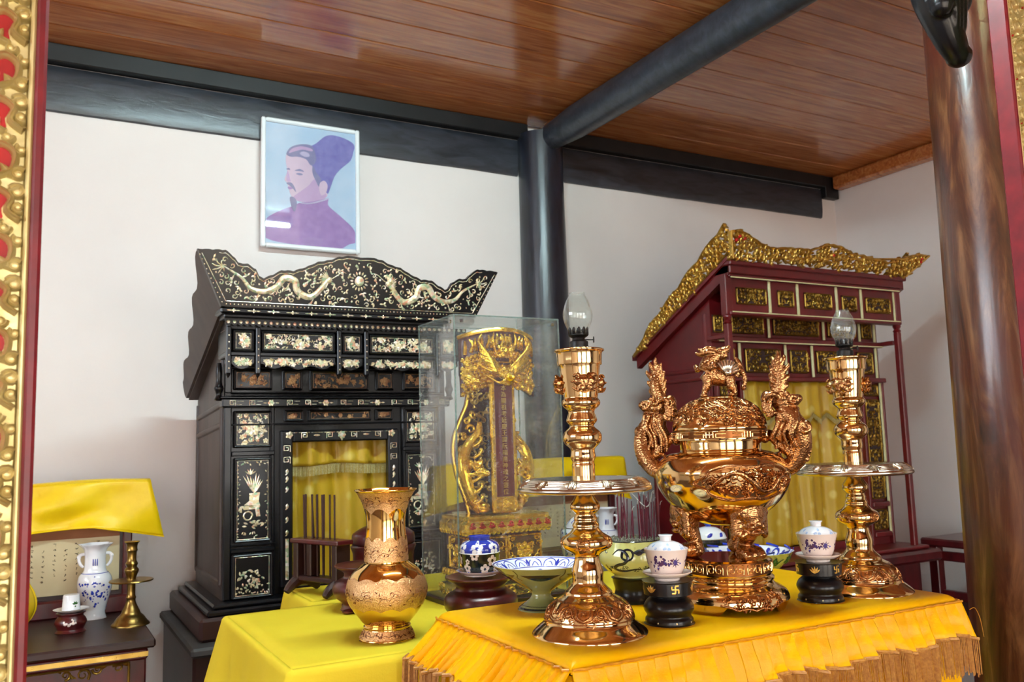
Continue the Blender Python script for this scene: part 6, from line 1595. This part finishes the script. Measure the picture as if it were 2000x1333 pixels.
# ================================================================== wall altars left and centre
def wall_altar(x0, x1, which):
    cx, hw = (x0 + x1) / 2, (x1 - x0) / 2
    t = thing('wall_altar', 'carved red-brown altar table against the wall ' + which, 'altar', (cx, 3.25, 0)); z = .95
    MB().box(-hw, hw, -.39, .40, z - .026, z, .006).build('table_top', 'table_wood', t)
    o = MB().box(-hw + .02, hw - .02, -.375, .385, z - .060, z - .026, .006).build('top_moulding', 'dark_red_wood', t); MB().box(-hw + .02, hw - .02, -.3775, -.374, z - .050, z - .036).build('gilt_line', 'gilding', o); MB().box(hw - .0215, hw - .0185, -.37, .38, z - .050, z - .036).build('gilt_line', 'gilding', o)
    for sx_ in (-1, 1):
        for sy_ in (-1, 1): MB().box(sx_ * (hw - .05) - .028, sx_ * (hw - .05) + .028, (-.35 if sy_ < 0 else .31), (-.30 if sy_ < 0 else .36), 0, z - .06, .005).build('leg', 'dark_red_wood', t)
    o = MB().box(-hw + .06, hw - .06, -.355, -.340, z - .20, z - .058).build('carved_apron', 'dark_red_wood', t)
    q = MB(flat_map(-.3552)); border(q, -hw + .07, hw - .07, z - .19, z - .065, .004, .006); curls(q, -hw + .08, hw - .08, z - .185, z - .07, 22, .018, .0045, .010, random.Random(5)); q.build('gilt_carving', 'old_gilding', o, angle=60)
    # back screen with sheet of columns of writing
    s_ = thing('writing_screen', 'low screen with a sheet of brush writing ' + which, 'screen', (cx, 3.43, z))
    MB().box(-hw + .02, hw - .03, .0, .02, .0, .44, .003).build('screen_board', 'table_wood', s_)
    for u in (-hw + .02, hw - .05): MB().box(u, u + .03, -.012, .032, 0, .445, .004).build('screen_post', 'dark_red_wood', s_)
    MB().box(-hw + .02, hw - .02, -.035, .04, 0, .06, .006).build('screen_foot', 'dark_red_wood', s_)
    sh = MB().box(-hw + .05, hw - .06, -.004, -.0005, .075, .405).build('paper_sheet', 'paper', s_)
    MB().box(-hw + .05, hw - .06, -.0055, -.001, .262, .405).build('brown_heading', 'paper_brown', sh)
    q = MB(flat_map(-.0042)); r_ = random.Random(3); n = int((2 * hw - .14) / .034)
    for i in range(n):
        u = -hw + .07 + i * .034
        for j in range(7):
            zz = .245 - j * .017 - .02 * (i % 2)
            for k_ in range(3): q.rib([(u + r_.uniform(-.006, .002), zz + r_.uniform(-.005, .005)), (u + r_.uniform(-.002, .006), zz + r_.uniform(-.005, .005))], .0009, .0004, 0)
    q.build('brush_marks', 'ink', sh, kind='stuff', smooth=False)
    return z
def drape(label, x0, x1, y, z1, z0, seed):
    t = thing('yellow_drape', label, 'drape', ((x0 + x1) / 2, y, z1)); hw = (x1 - x0) / 2
    def fn(u, v):
        x = (2 * u - 1) * hw; s_ = v; cr = max(0, (u - .86) / .14); cl = max(0, (.14 - u) / .14); k_ = max(cr, cl)
        fold = .014 * math.sin(x * 22 + seed + 5 * v) * v ** .6 + .035 * v ** .7 * noise.noise(Vector((x * 6, v * 2, seed)))
        zz = -(z1 - z0) * s_ * (1 + .30 * k_ * s_) - .012 * noise.noise(Vector((x * 3, seed, 0)))
        return (x + (.05 * cr - .05 * cl) * s_ ** 1.3, -.038 - .020 * s_ ** .5 + fold + .03 * k_ * s_, zz)
    b = MB(); b.grid(fn, 80, 20); b.grid(lambda u, v: ((2 * u - 1) * hw, -.038 + .085 * v, fn(u, 0)[2] + .006 * math.sin(PI * v)), 80, 5); b.grid(lambda u, v: ((2 * u - 1) * hw, .047 + .006 * v, fn(u, 0)[2] - .10 * v), 80, 5)
    b.build('cloth_sheet', 'drape_yellow', t, thick=.002, angle=80)
    b = MB(); b.tube([fn(i / 80, 1) for i in range(81)], .0022, 6); b.build('hem', 'drape_yellow', t)
    return t
wall_altar(-.95, .336, 'left of the black shrine'); wall_altar(1.52, 2.44, 'between the two shrines')
drape('yellow satin drape over the screen left of the black shrine', -.95, .372, 3.43, 1.402, 1.245, 1)
drape('yellow satin drape over the screen between the two shrines', 1.50, 2.46, 3.43, 1.415, 1.262, 6)
def fluted_vase(label, x, y, z, rz):
    t = thing('fluted_vase', label, 'vase', (x, y, z), rz)
    P = [(.0, .0), (.036, .0), (.038, .004), (.034, .022), (.043, .058), (.052, .092), (.054, .126), (.047, .146), (.037, .156), (.0335, .170), (.0325, .200), (.034, .222), (.040, .236), (.050, .246), (.048, .246), (.030, .220), (.028, .2)]
    o = MB().lathe(P, 56, k=2, mod=lambda a, zz: 1 + .10 * math.sin(a * 6) * max(0, (zz - .222) / .026)).build('vase_body', 'porcelain', t, angle=60)
    q = MB(lathe_map(catmull(P[3:9], 2), .05, 0)); r_ = random.Random(2)
    for i in range(120):
        u = r_.gauss(0, .030) if i < 70 else r_.uniform(.08, .24); q.dot(u, max(.03, min(.12, .085 + r_.gauss(0, .020))), r_.uniform(.002, .006), .0006, 6)
    q.poly([(-.010, .118), (.010, .118), (.004, .124), (.001, .145), (-.002, .145), (-.004, .124)], -.0003, .0007)
    q.rib([(.314 * i / 40, .152) for i in range(41)], .001, .0008, 0)
    for s_ in (-1, 0, 1): q.rib([(s_ * .008, .178), (s_ * .008, .198)], .0018, .0008, 0)
    q.mp = lathe_map(P[8:12], .05, 0)
    for s_ in (-1, 0, 1): q.rib([(s_ * .010, .178), (s_ * .010, .200)], .0026, .0008, 0)
    q.build('blue_painting', 'cobalt', o, smooth=False)
    for s_ in (-1, 1):
        b = MB(); b.tube([(0, s_ * .032, .215), (0, s_ * .046, .212), (0, s_ * .050, .196), (0, s_ * .044, .180), (0, s_ * .036, .172)], [.005, .006, .005, .005, .004], 8, 4); b.ell((0, s_ * .05, .206), .006, .007, .008); b.build('handle', 'porcelain', t)
    return t
fluted_vase('blue and white fluted vase with sailing boat on the left wall altar', .194, 3.335, .95, -PI / 2 - .06)
fluted_vase('blue and white fluted vase on the wall altar behind the incense sticks', 2.235, 3.235, .95, -PI / 2 - .5)
bc = thing('brass_candlestick', 'slim dull brass candlestick with round tray on the left wall altar', 'candlestick', (.290, 3.135, .95))
MB().lathe([(.058, 0), (.0575, .004), (.050, .012), (.040, .027), (.030, .036), (.026, .046), (.019, .060), (.013, .078), (.0155, .086), (.0125, .094), (.0125, .125), (.014, .133)], 40, k=2).build('foot', 'old_brass', bc, angle=50)
MB().lathe([(.012, .133), (.066, .1375), (.0675, .140), (.066, .1425), (.012, .143)], 48).build('drip_tray', 'old_brass', bc)
MB().lathe([(.014, .143), (.0145, .150), (.021, .168), (.0215, .176), (.0155, .184), (.0195, .194), (.0140, .204), (.0145, .230), (.0175, .236), (.0160, .242), (.0175, .256), (.0235, .263), (.022, .264), (.014, .262), (0, .255)], 40, k=2).build('stem', 'old_brass', bc, angle=50)
cs = thing('painted_stand', 'dark red painted stand under the white cup on the left wall altar', 'stand', (.117, 3.135, .95))
o = MB().lathe([(.0, .0), (.042, .0), (.043, .004), (.038, .010), (.043, .022), (.0465, .030), (.042, .042), (.036, .050), (.038, .056), (.042, .060), (.0, .060)], 40, k=2).build('stand_body', 'dark_red_wood', cs)
q = MB(lathe_map([(.043, .02), (.0468, .030), (.0425, .042)], .045, facing(.117, 3.135))); r_ = random.Random(8); [q.dot(r_.gauss(0, .011), .030 + r_.gauss(0, .005), r_.uniform(.003, .006), .0006, 6) for i in range(12)]; q.build('pale_painting', 'porcelain_warm_light', o, smooth=False)
wc = thing('white_cup', 'upturned white cup with green leaf on a saucer, left wall altar', 'cup', (.117, 3.135, 1.0102))
MB().lathe([(.0, .0), (.026, .0), (.040, .005), (.050, .0095), (.0505, .0105), (.040, .008), (0, .004)], 40, k=2).build('saucer', 'porcelain', wc)
o = MB().lathe([(.027, .0085), (.0265, .012), (.024, .050), (.0225, .054), (.0, .055)], 36).build('cup_body', 'porcelain', wc)
q = MB(lathe_map([(.0265, .012), (.024, .05)], .025, facing(.117, 3.135))); [q.leaf(.012, .026, .010, .003, a_, .0006, 4) for a_ in (.4, 1.2, 2, 2.8)]; q.dot(.012, .020, .003, .0008, 8); q.build('leaf_painting', 'green_glaze', o, smooth=False)
# yellow cloth bundle at the left edge of the left altar
b = MB(); b.grid(lambda u, v: (-.12 + .165 * math.sin(PI * v) ** .5 * (.75 + .06 * math.sin(u * 25)) * math.cos(2 * PI * u) * (1 - .45 * v), .09 * math.sin(2 * PI * u) * math.sin(PI * min(1, v + .04)) ** .5, .002 + .215 * v), 40, 16)
o = b.build('cloth_bundle', 'drape_yellow', None, thick=.002, angle=80); o.location = (.04, 3.18, .951); tag(o, 'rounded bundle of yellow cloth at the left end of the left wall altar', 'cloth')
# low bench at the far right
bn = thing('side_bench', 'dark red wooden bench with open side panels beyond the red shrine', 'bench', (4.2, 2.36, 0))
MB().box(-.31, .31, -.56, .54, .93, .968, .008).build('bench_top', 'dark_red_wood', bn)
for sx_ in (-1, 1):
    for y in (-.50, 0, .48): MB().box(sx_ * .275 - .025, sx_ * .275 + .025, y - .025, y + .025, 0, .93, .004).build('leg', 'dark_red_wood', bn)
    for z in (.885, .70): MB().box(sx_ * .275 - .015, sx_ * .275 + .015, -.475, .455, z - .022, z + .022, .004).build('side_rail', 'dark_red_wood', bn)
    MB().box(sx_ * .275 - .006, sx_ * .275 + .006, -.475, .455, .45, .68, .004).build('side_panel', 'table_wood', bn)
